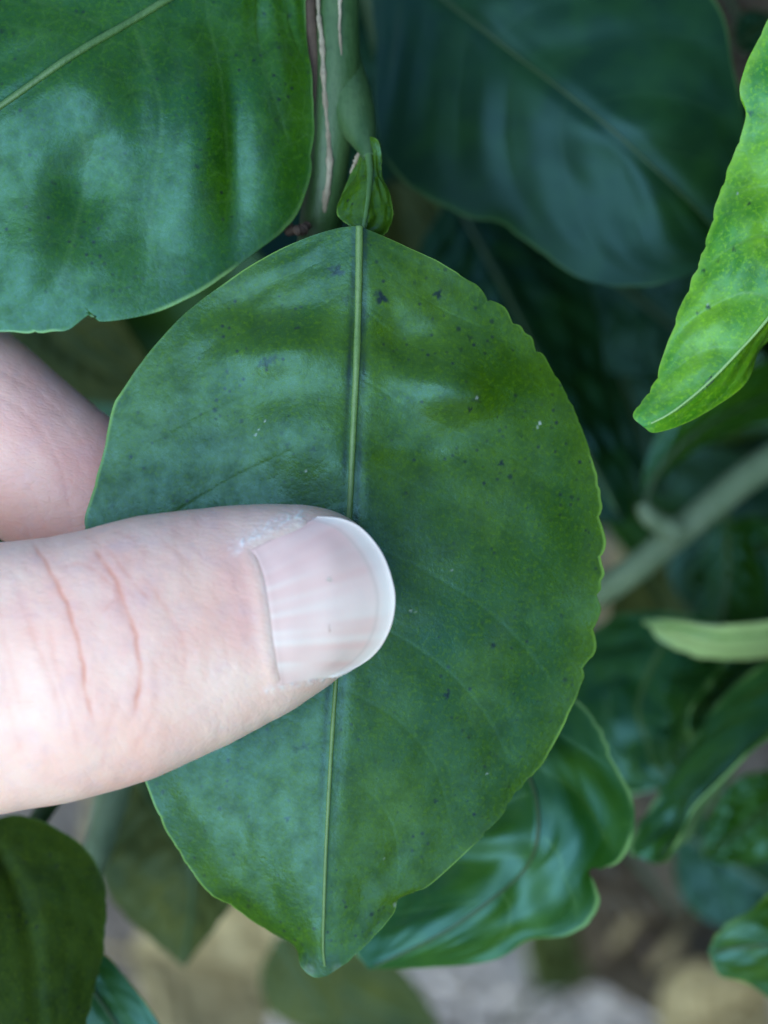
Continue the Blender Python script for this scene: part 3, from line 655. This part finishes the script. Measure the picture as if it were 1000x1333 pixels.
for i, (x0, y0, x1, y1) in enumerate([(800, 1230, 860, 1130), (850, 1260, 905, 1180), (835, 1220, 850, 1250)]):
    P = spline(np.array([at(x0, y0, gd(y0) - 26), at((x0 + x1) / 2 + 6, (y0 + y1) / 2, gd(y0) - 30), at(x1, y1, gd(y1) - 24)]), 30)
    v, f = tube_vf(P, np.full(30, 1.3e-3), 10)
    o = mesh_obj('twig', v, f, TWIG if i < 2 else BARK)
    tag(o, ['pale dry twig standing in the brown litter, the left one', 'pale dry twig in the brown litter, the right one', 'short dark twig in the brown litter'][i], 'twig', 'dry twigs on the ground')

# ------------------------------------------------------------------ the rest of the bush, outside the picture: one mass of leaves added to shade and block sky reflections
def bush_mass():
    Vs, Fs = [], []; base = 0
    u = np.linspace(0, 1, 6); vv = np.array([-1, -0.5, 0, 0.5, 1])
    r = np.random.default_rng(5)
    n = 0
    while n < 1700:
        px, py, d = r.uniform(-1500, 3200), r.uniform(-2600, 1700), r.uniform(205, 520)
        if r.random() < 0.5: px, py, d = r.uniform(1250, 3200), r.uniform(-1800, 2000), r.uniform(205, 440)
        if r.random() < 0.35:                      # unseen leaves added beside the camera, to block sheen on the leaf's right half
            d = r.uniform(50, 215); px = 500 + r.uniform(95, 320) / (K * d); py = 666 + r.uniform(-230, 170) / (K * d)
        if px < 600 and py > -300 * 200 / d: continue
        if px < 1000 and d < 210: continue
        p = at(px, py, d)
        if p[2] < 0.03: continue
        dr = r.normal(size=3) + np.array([0, 0, -0.7]); dr /= np.linalg.norm(dr)
        nn = r.normal(size=3) + np.array([-0.6, -0.8, 1.2]); nn -= nn @ dr * dr; nn /= np.linalg.norm(nn)
        b = np.cross(nn, dr); L = r.uniform(0.04, 0.075); W = L * r.uniform(0.4, 0.55)
        w = W * 0.5 * np.sin(np.pi * u ** 0.85) ** 0.8
        P = p + (u * L)[:, None, None] * dr - (0.15 * L * u ** 2)[:, None, None] * nn + (w[:, None] * vv[None, :])[..., None] * b + (0.2 * w[:, None] * np.abs(vv)[None, :])[..., None] * nn
        qx, qy, qd = pix(P.reshape(-1, 3))
        if qd.min() < 20: continue
        mg = 40 + 140 * 60 / qd
        if ((qx > -mg) & (qx < 1000 + mg) & (qy > -mg) & (qy < 1333 + mg)).any(): continue
        Vs.append(P.reshape(-1, 3)); Fs.append(grid_faces(6, 5) + base); base += 30; n += 1
    V = np.vstack(Vs); z = np.zeros(len(V))
    o = mesh_obj('bush_foliage', V, np.vstack(Fs), [DARB, BACK], None, dict(vein=z, edge=z, spot=z, pale=z, tone=rng.random(len(V) // 30).repeat(30) * 0.5))
    tag(o, kind='stuff')
bush_mass()

# small stones and crumbs on the bare ground
def crumbs():
    bm = bmesh.new(); r = np.random.default_rng(9)
    ico = bmesh.new(); bmesh.ops.create_icosphere(ico, subdivisions=1, radius=1); base = np.array([v.co[:] for v in ico.verts]); fc = [[v.index for v in f.verts] for f in ico.faces]; ico.free()
    Vs, Fs = [], []
    for i in range(1500):
        px, py = r.uniform(350, 1100), r.uniform(1100, 1420)
        p = at(px, py, gd(py, 0)); s = r.uniform(0.0008, 0.0042)
        v = base * (1 + 0.35 * (r.random((len(base), 1)) - 0.5)) * np.array([1, r.uniform(.6, 1), r.uniform(.4, .8)]) * s
        Vs.append(v + p + np.array([0, 0, s * 0.1 - 0.004])); Fs.append(np.array(fc) + i * len(base))
    t = NT('stone_grey'); n1 = t.noise(t.obj(), 200, 3); t.l(t.mix(t.ramp(n1, .35, .65), (0.36, 0.28, 0.22), (0.66, 0.54, 0.46)), t.b.inputs['Base Color']); t.b.inputs['Roughness'].default_value = 0.9
    tag(mesh_obj('gravel', np.vstack(Vs), np.vstack(Fs), t.m), kind='stuff')
crumbs()

# ------------------------------------------------------------------ hand
def loft_x():
    """thumb as sections across the picture; contours are the thumb's own outline"""
    top = np.array([(-420, 770), (-300, 750), (-150, 722), (0, 706), (60, 700), (105, 690), (180, 671), (280, 659), (340, 656), (390, 656), (430, 662), (465, 680), (488, 708), (502, 742), (507, 778)], float)
    bot = np.array([(-420, 1110), (-300, 1098), (-150, 1082), (0, 1061), (100, 1044), (200, 1014), (300, 968), (380, 926), (430, 892), (465, 864), (488, 838), (502, 810), (507, 780)], float)
    hd = np.array([(-420, 9.6), (-200, 8.8), (0, 8.4), (100, 8.6), (200, 8.3), (300, 7.5), (380, 6.9), (440, 6.2), (475, 5.3), (495, 3.9), (504, 2.2), (507, 0.05)], float)
    bk = np.array([(-420, 208), (-250, 204), (-100, 201), (50, 199.8), (150, 199.6), (300, 199.9), (450, 199.9), (507, 198.6)], float)
    u = np.linspace(0, 1, 90)
    xs = -420 + 927 * np.sin(u * np.pi / 2)
    seg = 72; a = np.linspace(0, 2 * np.pi, seg, endpoint=False)
    V = []
    for x in xs:
        tp = np.interp(x, top[:, 0], top[:, 1]); bt = np.interp(x, bot[:, 0], bot[:, 1]); h = np.interp(x, hd[:, 0], hd[:, 1]); k = np.interp(x, bk[:, 0], bk[:, 1])
        c, s = np.cos(a), np.sin(a)
        e = 0.88
        yy = (tp + bt) / 2 + (bt - tp) / 2 * np.sign(s) * np.abs(s) ** e
        # the crown of the section leans so that the nail side turns a little downwards
        dd = (k - h) - h * np.sign(c) * np.abs(c) ** e
        dd = dd + 0.9 * (-(yy - (tp + bt) / 2) / 175.0) * np.clip(c, 0, 1) * sm(100, 330, x)
        V.append(at(np.full(seg, x), yy, dd))
    V = np.array(V).reshape(-1, 3)
    F = grid_faces(90, seg, True)
    return V, F

def chain(pts, n=40, seg=40):
    """tapered limb through (px, py, mm, half width mm, half depth mm), rounded at both ends"""
    a = np.array(pts, float)
    P = at(a[:, 0], a[:, 1], a[:, 2])
    Q = spline(np.hstack([P, a[:, 3:5] / 1000]), n)
    P, ra, rb = Q[:, :3], Q[:, 3], Q[:, 4]
    T0 = (P[0] - P[1]) / np.linalg.norm(P[0] - P[1]); T1 = (P[-1] - P[-2]) / np.linalg.norm(P[-1] - P[-2])
    th = np.linspace(0, np.pi / 2, 9)[1:]
    pre = np.array([P[0] + T0 * ra[0] * np.sin(t) for t in th])[::-1]; post = np.array([P[-1] + T1 * ra[-1] * np.sin(t) for t in th])
    cs = np.cos(th) + 0.001
    P = np.vstack([pre, P, post]); ra = np.concatenate([ra[0] * cs[::-1], ra, ra[-1] * cs]); rb = np.concatenate([rb[0] * cs[::-1], rb, rb[-1] * cs])
    T = np.gradient(P, axis=0); T /= np.linalg.norm(T, axis=1)[:, None]
    N = -FW - (T @ -FW)[:, None] * T; N /= np.linalg.norm(N, axis=1)[:, None]; B = np.cross(T, N)
    an = np.linspace(0, 2 * np.pi, seg, endpoint=False)
    V = P[:, None] + ra[:, None, None] * np.sin(an)[None, :, None] * B[:, None] + rb[:, None, None] * np.cos(an)[None, :, None] * N[:, None]
    return V.reshape(-1, 3), grid_faces(len(P), seg, True)

def build_hand():
    pieces = [loft_x()]
    pieces.append(chain([(-330, 930, 198, 11.5, 9.5), (-480, 960, 202, 12.5, 11), (-700, 990, 212, 14, 13), (-1000, 1010, 226, 15, 15), (-1300, 1020, 240, 17, 16)]))
    # index finger: comes from the upper left, goes behind the leaf, its pad against the leaf's back
    pieces.append(chain([(330, 815, 208.5, 5.6, 4.6), (270, 770, 209.2, 7.0, 6.0), (150, 676, 210.2, 7.7, 6.9), (50, 606, 210.2, 8.1, 7.6), (-60, 520, 211, 8.6, 8.4), (-170, 455, 214, 9.2, 9.2), (-330, 470, 222, 9.2, 9.2), (-560, 560, 232, 10, 10), (-720, 640, 238, 11, 11)]))
    pieces.append(chain([(-560, 935, 246, 6.5, 6), (-400, 900, 256, 8, 7.5), (-360, 800, 262, 8.6, 8.3), (-420, 640, 264, 9.2, 9), (-560, 690, 262, 9.4, 9.2), (-780, 780, 257, 11, 10.5)]))
    pieces.append(chain([(-640, 1060, 262, 6, 6), (-490, 1040, 276, 7.5, 7), (-450, 930, 283, 8.2, 8), (-500, 800, 285, 8.8, 8.6), (-660, 840, 280, 9, 9), (-850, 900, 270, 10.5, 10)]))
    pieces.append(chain([(-780, 1150, 272, 5.4, 5.2), (-640, 1150, 288, 6.4, 6.2), (-610, 1070, 296, 7, 7), (-660, 970, 298, 7.6, 7.6), (-800, 980, 290, 8, 8), (-940, 1010, 278, 9.5, 9)]))
    for m in ((-720, 640, 238), (-780, 780, 257), (-850, 900, 270), (-940, 1010, 278)):
        pieces.append(chain([(*m, 11, 10.5), ((m[0] - 1350) / 2, (m[1] + 1010) / 2, (m[2] + 250) / 2, 14, 13), (-1350, 1010, 250, 17, 15)]))
    pieces.append(chain([(-330, 930, 200, 9, 8), (-480, 820, 216, 9, 8), (-640, 700, 232, 10, 9)]))     # web between thumb and index
    pieces.append(chain([(-700, 960, 224, 13, 13), (-860, 900, 248, 17, 15), (-1100, 950, 252, 18, 16), (-1350, 1010, 248, 20, 15)]))
    pieces.append(chain([(-1300, 1010, 247, 22, 16), (-1600, 1060, 254, 24, 18), (-2200, 1180, 268, 29, 24), (-3000, 1350, 288, 34, 31)]))
    Vs, Fs, k = [], [], 0
    for v, f in pieces:
        Vs.append(v); Fs.append(f + k); k += len(v)
    V = np.vstack(Vs) * 1000.0; F = np.vstack(Fs)
    # close the open thumb end
    tmp = mesh_obj('tmp_hand', V, F, [])
    bm = bmesh.new(); bm.from_mesh(tmp.data); bmesh.ops.holes_fill(bm, edges=bm.edges, sides=200); bmesh.ops.recalc_face_normals(bm, faces=bm.faces); bm.to_mesh(tmp.data); bm.free()
    md = tmp.modifiers.new('r', 'REMESH'); md.mode = 'VOXEL'; md.voxel_size = 0.55
    sm_ = tmp.modifiers.new('s', 'SMOOTH'); sm_.factor = 0.5; sm_.iterations = 9
    dg = bpy.context.evaluated_depsgraph_get(); ev = tmp.evaluated_get(dg)
    me = bpy.data.meshes.new_from_object(ev)
    bpy.data.objects.remove(tmp)
    bm = bmesh.new(); bm.from_mesh(me)
    bm.verts.ensure_lookup_table()
    co = np.array([v.co[:] for v in bm.verts]) / 1000.0
    px, py, d = pix(co)
    inview = (px > -30) & (px < 530) & (py > 400) & (py < 1090)
    for _ in range(2):
        bm.verts.ensure_lookup_table()
        fs = [f for f in bm.faces if all(inview[v.index] for v in f.verts)]
        es = list({e for f in fs for e in f.edges})
        bmesh.ops.subdivide_edges(bm, edges=es, cuts=1, use_grid_fill=True, smooth=0)
        bm.verts.index_update(); bm.verts.ensure_lookup_table()
        co = np.array([v.co[:] for v in bm.verts]) / 1000.0
        px, py, d = pix(co)
        inview = (px > -25) & (px < 530) & (py > 405) & (py < 1085)
        bmesh.ops.smooth_vert(bm, verts=[v for v in bm.verts if inview[v.index]], factor=0.5, use_axis_x=True, use_axis_y=True, use_axis_z=True)
        bmesh.ops.smooth_vert(bm, verts=[v for v in bm.verts if inview[v.index]], factor=0.5, use_axis_x=True, use_axis_y=True, use_axis_z=True)
    bmesh.ops.triangulate(bm, faces=[f for f in bm.faces if len(f.verts) > 4])
    bm.to_mesh(me); bm.free()
    n = len(me.vertices); co = np.empty(n * 3, np.float32); me.vertices.foreach_get('co', co); co = co.reshape(-1, 3).astype(float) / 1000.0
    no = np.empty(n * 3, np.float32); me.vertices.foreach_get('normal', no); no = no.reshape(-1, 3).astype(float)
    return me, co, no

hand_me, hco, hno = build_hand()
HB = at(-1350, 1010, 250)
hpx, hpy, hd_ = pix(hco)
front = (hno @ -FW)
thumb = (hd_ < 203) & (hpx > -40)

NAIL_P = spline([(327, 716, 0), (340, 752, 0), (348, 800, 0), (354, 846, 0), (364, 893, 0)], 60)[:, :2]
NAIL_D = spline([(414, 672, 0), (445, 675, 0), (472, 688, 0), (497, 718, 0), (511, 754, 0), (515, 785, 0), (508, 820, 0), (489, 851, 0), (458, 872, 0), (420, 884, 0)], 60)[:, :2]
nail_poly = np.vstack([NAIL_P, NAIL_D[::-1]])
def poly_sd(px, py, poly):
    """signed distance in px to a closed outline, negative inside"""
    d = np.full(px.shape, 1e9); ins = np.zeros(px.shape, bool)
    for (x0, y0), (x1, y1) in zip(poly, np.roll(poly, -1, 0)):
        ex, ey = x1 - x0, y1 - y0; L2 = ex * ex + ey * ey + 1e-12
        t = np.clip(((px - x0) * ex + (py - y0) * ey) / L2, 0, 1)
        d = np.minimum(d, np.hypot(px - x0 - t * ex, py - y0 - t * ey))
        c = ((y0 > py) != (y1 > py)) & (px < ex * (py - y0) / (ey + 1e-12) + x0)
        ins ^= c
    return np.where(ins, -d, d)
def line_d(px, py, pts):
    if len(px) == len(hco):
        d0 = np.full(px.shape, 1e9); u0 = np.zeros(px.shape); m_ = (px > -60)
        d0[m_], u0[m_] = line_d(px[m_], py[m_], pts)
        return d0, u0
    p = spline([(*q, 0) for q in pts], 40)[:, :2]
    d = np.full(px.shape, 1e9); u = np.zeros(px.shape)
    for i in range(39):
        (x0, y0), (x1, y1) = p[i], p[i + 1]
        ex, ey = x1 - x0, y1 - y0
        t = np.clip(((px - x0) * ex + (py - y0) * ey) / (ex * ex + ey * ey + 1e-12), 0, 1)
        dd = np.hypot(px - x0 - t * ex, py - y0 - t * ey)
        u = np.where(dd < d, (i + t) / 39, u); d = np.minimum(d, dd)
    return d, u

# nail surface first: a smooth fit to the undisturbed thumb
sel = thumb & (front > 0.3) & (poly_sd(hpx, hpy, nail_poly) < 4) & (hpx < 498)
def basis(x, y):
    X = (x - 420) / 100; Y = (y - 785) / 100
    return np.stack([np.ones_like(X), X, Y, X * X, X * Y, Y * Y, X ** 3, X * X * Y, X * Y * Y, Y ** 3, Y ** 4], 1)
coef, *_ = np.linalg.lstsq(basis(hpx[sel], hpy[sel]), hd_[sel], rcond=None)

red = np.zeros(len(hco)); pale = np.zeros(len(hco)); disp = np.zeros(len(hco))
vis = front > -0.1
near = thumb & vis
sd = np.full(len(hco), 1e9); sd[near] = poly_sd(hpx[near], hpy[near], nail_poly)
disp -= 0.10 * sm(0, -7, sd) * near * sm(430, 390, hpx)
fold_w = sm(430, 380, hpx)
disp += 0.10 * np.exp(-((sd - 7) / 9) ** 2) * near * fold_w
nz1, nz2_ = Noise(70), Noise(71)
wig = 4.5 * (nz1(hpx / 14, hpy / 14) - 0.5) + 1.2 * (nz1(hpx / 5, hpy / 6) - 0.5)
CREASES = [([(38, 702), (62, 738), (88, 790), (104, 845), (112, 900), (126, 955)], 3.6, 0.85, 0.30), ([(118, 705), (146, 748), (168, 800), (180, 850), (181, 895), (168, 950)], 3.8, 0.70, 0.24),
           ([(180, 745), (215, 790), (238, 840), (240, 900)], 4.5, 0.28, 0.10), ([(20, 760), (45, 830), (70, 900), (85, 960)], 5, 0.22, 0.10), ([(105, 695), (140, 715), (175, 760), (205, 790)], 3.2, 0.35, 0.10), ([(75, 740), (110, 735), (150, 770), (165, 815)], 3.0, 0.32, 0.08), ([(130, 800), (150, 780), (165, 760)], 3.0, 0.25, 0.06), ([(-10, 770), (10, 850), (30, 930)], 5, 0.2, 0.1), ([(150, 910), (140, 960), (132, 1010)], 5, 0.15, 0.06),
           ([(200, 850), (205, 900), (190, 950), (165, 985)], 4, 0.14, 0.1), ([(262, 800), (272, 850), (262, 900)], 4, 0.12, 0.1), ([(60, 800), (72, 860), (92, 930), (104, 990)], 4, 0.2, 0.1), ([(205, 700), (235, 725), (262, 770)], 4, 0.18, 0.08), ([(140, 690), (170, 700), (200, 735)], 3, 0.2, 0.08), ([(0, 860), (12, 920), (30, 990)], 5, 0.14, 0.1)]
cr = np.zeros(len(hco))
for pts, w, k, dep in CREASES:
    d, u = line_d(hpx[near] + wig[near], hpy[near], pts)
    w *= 0.85; dep *= 0.11
    f = sm(0, 0.10, u) * sm(1, 0.82, u)
    f = f * (0.45 + 0.9 * nz2_(hpx[near] / 9 + 3, hpy[near] / 22))
    cr[near] = np.maximum(cr[near], k * np.exp(-(d / w) ** 2) * f)
    red[near] += 0.35 * k * np.exp(-(d / 22) ** 2) * f
    disp[near] -= dep * np.exp(-(d / (w * 1.3)) ** 2) * f
    disp[near] += dep * 0.35 * np.exp(-((d - w * 4) / (w * 2.5)) ** 2) * f
# pinker skin behind the nail; upper side reddened for the weaker light there
red += near * (0.55 * np.exp(-((hpx - 305 - (hpy - 740) * 0.16) / 26) ** 2) * sm(690, 720, hpy) * sm(880, 800, hpy) + 0.30 * np.exp(-((hpy - 662) / 26) ** 2) * sm(420, 250, hpx) * sm(60, 200, hpx) + 0.25 * np.exp(-((hpx - 150) / 60) ** 2 - ((hpy - 800) / 80) ** 2))
red += near * 0.25 * (nz1(hpx / 40 + 9, hpy / 40) - 0.5)
# dry flaky cuticle along the nail's upper and lower corner
fl = sm(0.45, 0.75, nz2_(hpx / 3.2 + hpy / 7, hpy / 3.2)) * near
l1, _ = line_d(hpx, hpy, [(308, 712), (335, 696), (362, 682), (392, 672)])
l2, _ = line_d(hpx, hpy, [(348, 898), (380, 890), (415, 884), (440, 878)])
l3, _ = line_d(hpx, hpy, [(327, 722), (345, 775), (352, 840), (357, 880)])
pale = near * np.clip(0.9 * np.exp(-(l1 / 10) ** 2) * (0.35 + 0.65 * fl) + 0.8 * np.exp(-(l2 / 5) ** 2) * (0.3 + 0.7 * fl) + 0.15 * np.exp(-(l3 / 4) ** 2), 0, 1)
disp += 0.05 * near * fl * (np.exp(-(l1 / 10) ** 2) + 0.6 * np.exp(-(l2 / 5) ** 2))
# index: pinker, redder near the leaf to paint its shade; lines running down-left
idx = (hd_ >= 200) & (hpx > -60) & (hpx < 400)
red += idx * (0.62 + 0.3 * (nz1(hpx / 50, hpy / 50) - 0.5) + 0.35 * sm(90, 150, hpx))
for pts_ in ([(-20, 500), (40, 545), (80, 610), (95, 690)], [(-20, 590), (30, 620), (60, 690)], [(-20, 470), (60, 520), (110, 580)], [(-20, 640), (20, 660), (40, 700)]):
    d_, u_ = line_d(hpx, hpy, pts_)
    cr = np.maximum(cr, idx * 0.07 * np.exp(-(d_ / 3) ** 2)); disp -= idx * 0.03 * np.exp(-(d_ / 4) ** 2)
dI, uI = line_d(hpx, hpy, [(-20, 545), (25, 500), (60, 505), (100, 560)])
cr = np.maximum(cr, idx * 0.10 * np.exp(-(dI / 4) ** 2))
# gentle flesh unevenness
disp += vis * (hpx > -40) * 0.10 * (nz2_(hpx / 38, hpy / 30) - 0.5) + vis * (hpx > -40) * 0.05 * (nz1(hpx / 13, hpy / 13) - 0.5)
hco2 = hco + hno * (disp * 1e-3)[:, None]

t = NT('skin'); o = t.obj()
n1 = t.noise(o, 160, 4); n2 = t.noise(o, 1500, 3); n3 = t.noise(o, 420, 3)
c = t.mix(t.ramp(n1, 0.35, 0.7), (0.94, 0.625, 0.475), (0.92, 0.52, 0.385))
c = t.mix(t.ramp(t.attr('red'), 0, 1.2), c, (0.74, 0.345, 0.29))
c = t.mix(t.ramp(n3, 0.5, 0.75, 0, 0.35), c, (0.70, 0.46, 0.44))
c = t.mix(t.attr('crease'), c, (0.76, 0.30, 0.19))
c = t.mix(t.math('MULTIPLY', t.attr('pale'), 0.75), c, (0.93, 0.82, 0.74))
t.l(c, t.b.inputs['Base Color'])
t.b.inputs['Roughness'].default_value = 0.46
t.b.inputs['Specular IOR Level'].default_value = 0.4
t.b.inputs['Subsurface Weight'].default_value = 0.35
t.b.inputs['Subsurface Radius'].default_value = (1.0, 0.38, 0.22)
t.b.inputs['Subsurface Scale'].default_value = 0.0022
mp = t.n('ShaderNodeMapping'); t.l(o, mp.inputs['Vector']); mp.inputs['Rotation'].default_value = (0.3, 0.5, 0.7); mp.inputs['Scale'].default_value = (1, 2.6, 1)
vo = t.n('ShaderNodeTexVoronoi', feature='DISTANCE_TO_EDGE'); t.l(mp.outputs[0], vo.inputs['Vector']); vo.inputs['Scale'].default_value = 900
nb = t.bump(t.ramp(vo.outputs['Distance'], 0, 0.18), 0.13, 0.0001)
mp2 = t.n('ShaderNodeMapping'); t.l(o, mp2.inputs['Vector']); mp2.inputs['Rotation'].default_value = (0.9, -0.6, -0.8); mp2.inputs['Scale'].default_value = (1, 3.2, 1)
vo2 = t.n('ShaderNodeTexVoronoi', feature='DISTANCE_TO_EDGE'); t.l(mp2.outputs[0], vo2.inputs['Vector']); vo2.inputs['Scale'].default_value = 620
nb = t.bump(t.ramp(vo2.outputs['Distance'], 0, 0.15), 0.13, 0.0001, nb)
nb = t.bump(n2, 0.32, 0.00012, nb)
t.l(nb, t.b.inputs['Normal'])
SKIN = t.m

me = hand_me
me.vertices.foreach_set('co', (hco2 - HB).astype(np.float32).ravel())
me.polygons.foreach_set('use_smooth', np.ones(len(me.polygons), bool))
me.materials.clear(); me.materials.append(SKIN)
for a, v in (('red', np.clip(red, 0, 1.2)), ('crease', np.clip(cr, 0, 1)), ('pale', pale)):
    x = me.attributes.new(a, 'FLOAT', 'POINT'); x.data.foreach_set('value', v.astype(np.float32))
me.update(); me.name = 'hand'
hand_root = empty('hand', HB, 'bare hand entering from the left, pinching the leaf between thumb and index finger', 'hand')
hand = bpy.data.objects.new('skin', me); col.objects.link(hand); hand.parent = hand_root

# nail plate
nu, nv = 90, 110
NP = spline(np.hstack([NAIL_P, np.zeros((60, 1))]), nv)[:, :2]; ND = spline(np.hstack([NAIL_D, np.zeros((60, 1))]), nv)[:, :2]
uu = np.linspace(-0.03, 1, nu)[:, None, None]
G = NP[None] * (1 - uu) + ND[None] * uu
U = uu[..., 0] * np.ones((1, nv)); Vv = np.linspace(0, 1, nv)[None] * np.ones((nu, 1))
keep = (hd_ < 204) & (hpx > 250) & (front > -0.4)
lv = np.empty(len(me.loops), np.int32); me.loops.foreach_get('vertex_index', lv)
ls = np.empty(len(me.polygons), np.int32); me.polygons.foreach_get('loop_start', ls)
lt = np.empty(len(me.polygons), np.int32); me.polygons.foreach_get('loop_total', lt)
polys = []
for k_ in np.nonzero(keep[lv[ls]])[0]:
    q_ = lv[ls[k_]:ls[k_] + lt[k_]]
    if keep[q_].all(): polys.append(tuple(int(x_) for x_ in q_))
bvh = BVHTree.FromPolygons([Vector(v) for v in hco2], polys)
dep = np.full((nu, nv), np.nan)
tgt = at(G[..., 0], G[..., 1], np.full((nu, nv), 100.0))
for a_ in range(nu):
    for b_ in range(nv):
        dr = Vector(tgt[a_, b_] - CAM).normalized()
        hit = bvh.ray_cast(Vector(CAM), dr)[0]
        if hit is not None: dep[a_, b_] = (np.array(hit) - CAM) @ FW * 1000
# towards the free edge the plate runs on straight instead of rounding off with the flesh
us = uu[:, 0, 0]; k0, k1 = int(nu * 0.58), int(nu * 0.76)
for b_ in range(nv):
    c_ = dep[:, b_]
    good = np.isfinite(c_)
    if not good.all(): c_ = np.interp(us, us[good], c_[good])
    sl = (c_[k1] - c_[k0]) / (us[k1] - us[k0])
    ext = c_[k1] + sl * (us - us[k1]) + 2.2 * np.clip(us - us[k1], 0, 1) ** 2
    dep[:, b_] = np.where(us > us[k1], np.minimum(ext, c_), c_)
for _ in range(5):
    q_ = np.pad(dep, 2, mode='edge')
    dep = sum(q_[2 + i_:2 + i_ + nu, 2 + j_:2 + j_ + nv] for i_ in (-2, 0, 2) for j_ in (-2, 0, 2)) / 9
e = np.abs(2 * Vv - 1)
lift = 0.045 * sm(0.0, 0.06, U) * np.maximum(sm(1.0, 0.93, e), sm(0.7, 0.85, U))
dep = dep + 0.03 - lift - 0.03 * sm(0.0, 0.06, U)
ridge = Noise(90)
dep -= 0.018 * sm(0.0, 0.1, U) * (ridge(Vv * 26 + 0.6 * U, U * 1.2) - 0.5) * 2
ub = 0.86 - 0.05 * e ** 2 + 0.10 * e ** 6 + 0.012 * (ridge(Vv * 9, Vv * 0 + 5) - 0.5)
free = sm(ub - 0.05, ub + 0.09, U) * 0.6
line = np.exp(-((U - ub) / 0.016) ** 2)
lun = np.zeros_like(U)
V = at(G[..., 0], G[..., 1], dep).reshape(-1, 3)
tn = NT('nail'); o = tn.obj()
c = tn.mix(tn.attr('rdg'), (0.93, 0.58, 0.47), (0.97, 0.73, 0.60))
c = tn.mix(tn.attr('pinkness'), c, (0.92, 0.52, 0.44))
c = tn.mix(tn.attr('free'), c, (0.97, 0.85, 0.72))
c = tn.mix(tn.math('MULTIPLY', tn.attr('line'), 0.35), c, (0.66, 0.48, 0.38))
tn.l(c, tn.b.inputs['Base Color']); tn.b.inputs['Roughness'].default_value = 0.40; tn.b.inputs['Specular IOR Level'].default_value = 0.25
tn.b.inputs['Subsurface Weight'].default_value = 0.08; tn.b.inputs['Subsurface Scale'].default_value = 0.001; tn.b.inputs['Subsurface Radius'].default_value = (1, .5, .4)
tn.l(tn.bump(tn.noise(o, 900, 3), 0.12, 0.0001), tn.b.inputs['Normal'])
F = grid_faces(nu, nv)
nrm = np.cross(V[F[0, 1]] - V[F[0, 0]], V[F[0, 3]] - V[F[0, 0]])
if nrm @ -FW < 0: F = F[:, ::-1]
pk = np.clip(sm(0.55, 0.15, Vv) * 0.6 + 0.5 * (ridge(Vv * 30, U * 0.8) - 0.45) * np.exp(-((Vv - 0.5) / 0.25) ** 2), 0, 1) * (1 - free)
nail = mesh_obj('thumbnail', V, F, tn.m, hand_root, dict(rdg=np.clip(ridge(Vv * 26 + 0.6 * U, U * 1.2), 0, 1), free=free, line=line * sm(0, .05, Vv) * sm(1, .95, Vv), pinkness=pk))
md = nail.modifiers.new('thickness', 'SOLIDIFY'); md.thickness = 0.0004; md.offset = -1
nail['label'] = 'trimmed thumbnail with a white free edge and faint ridges'
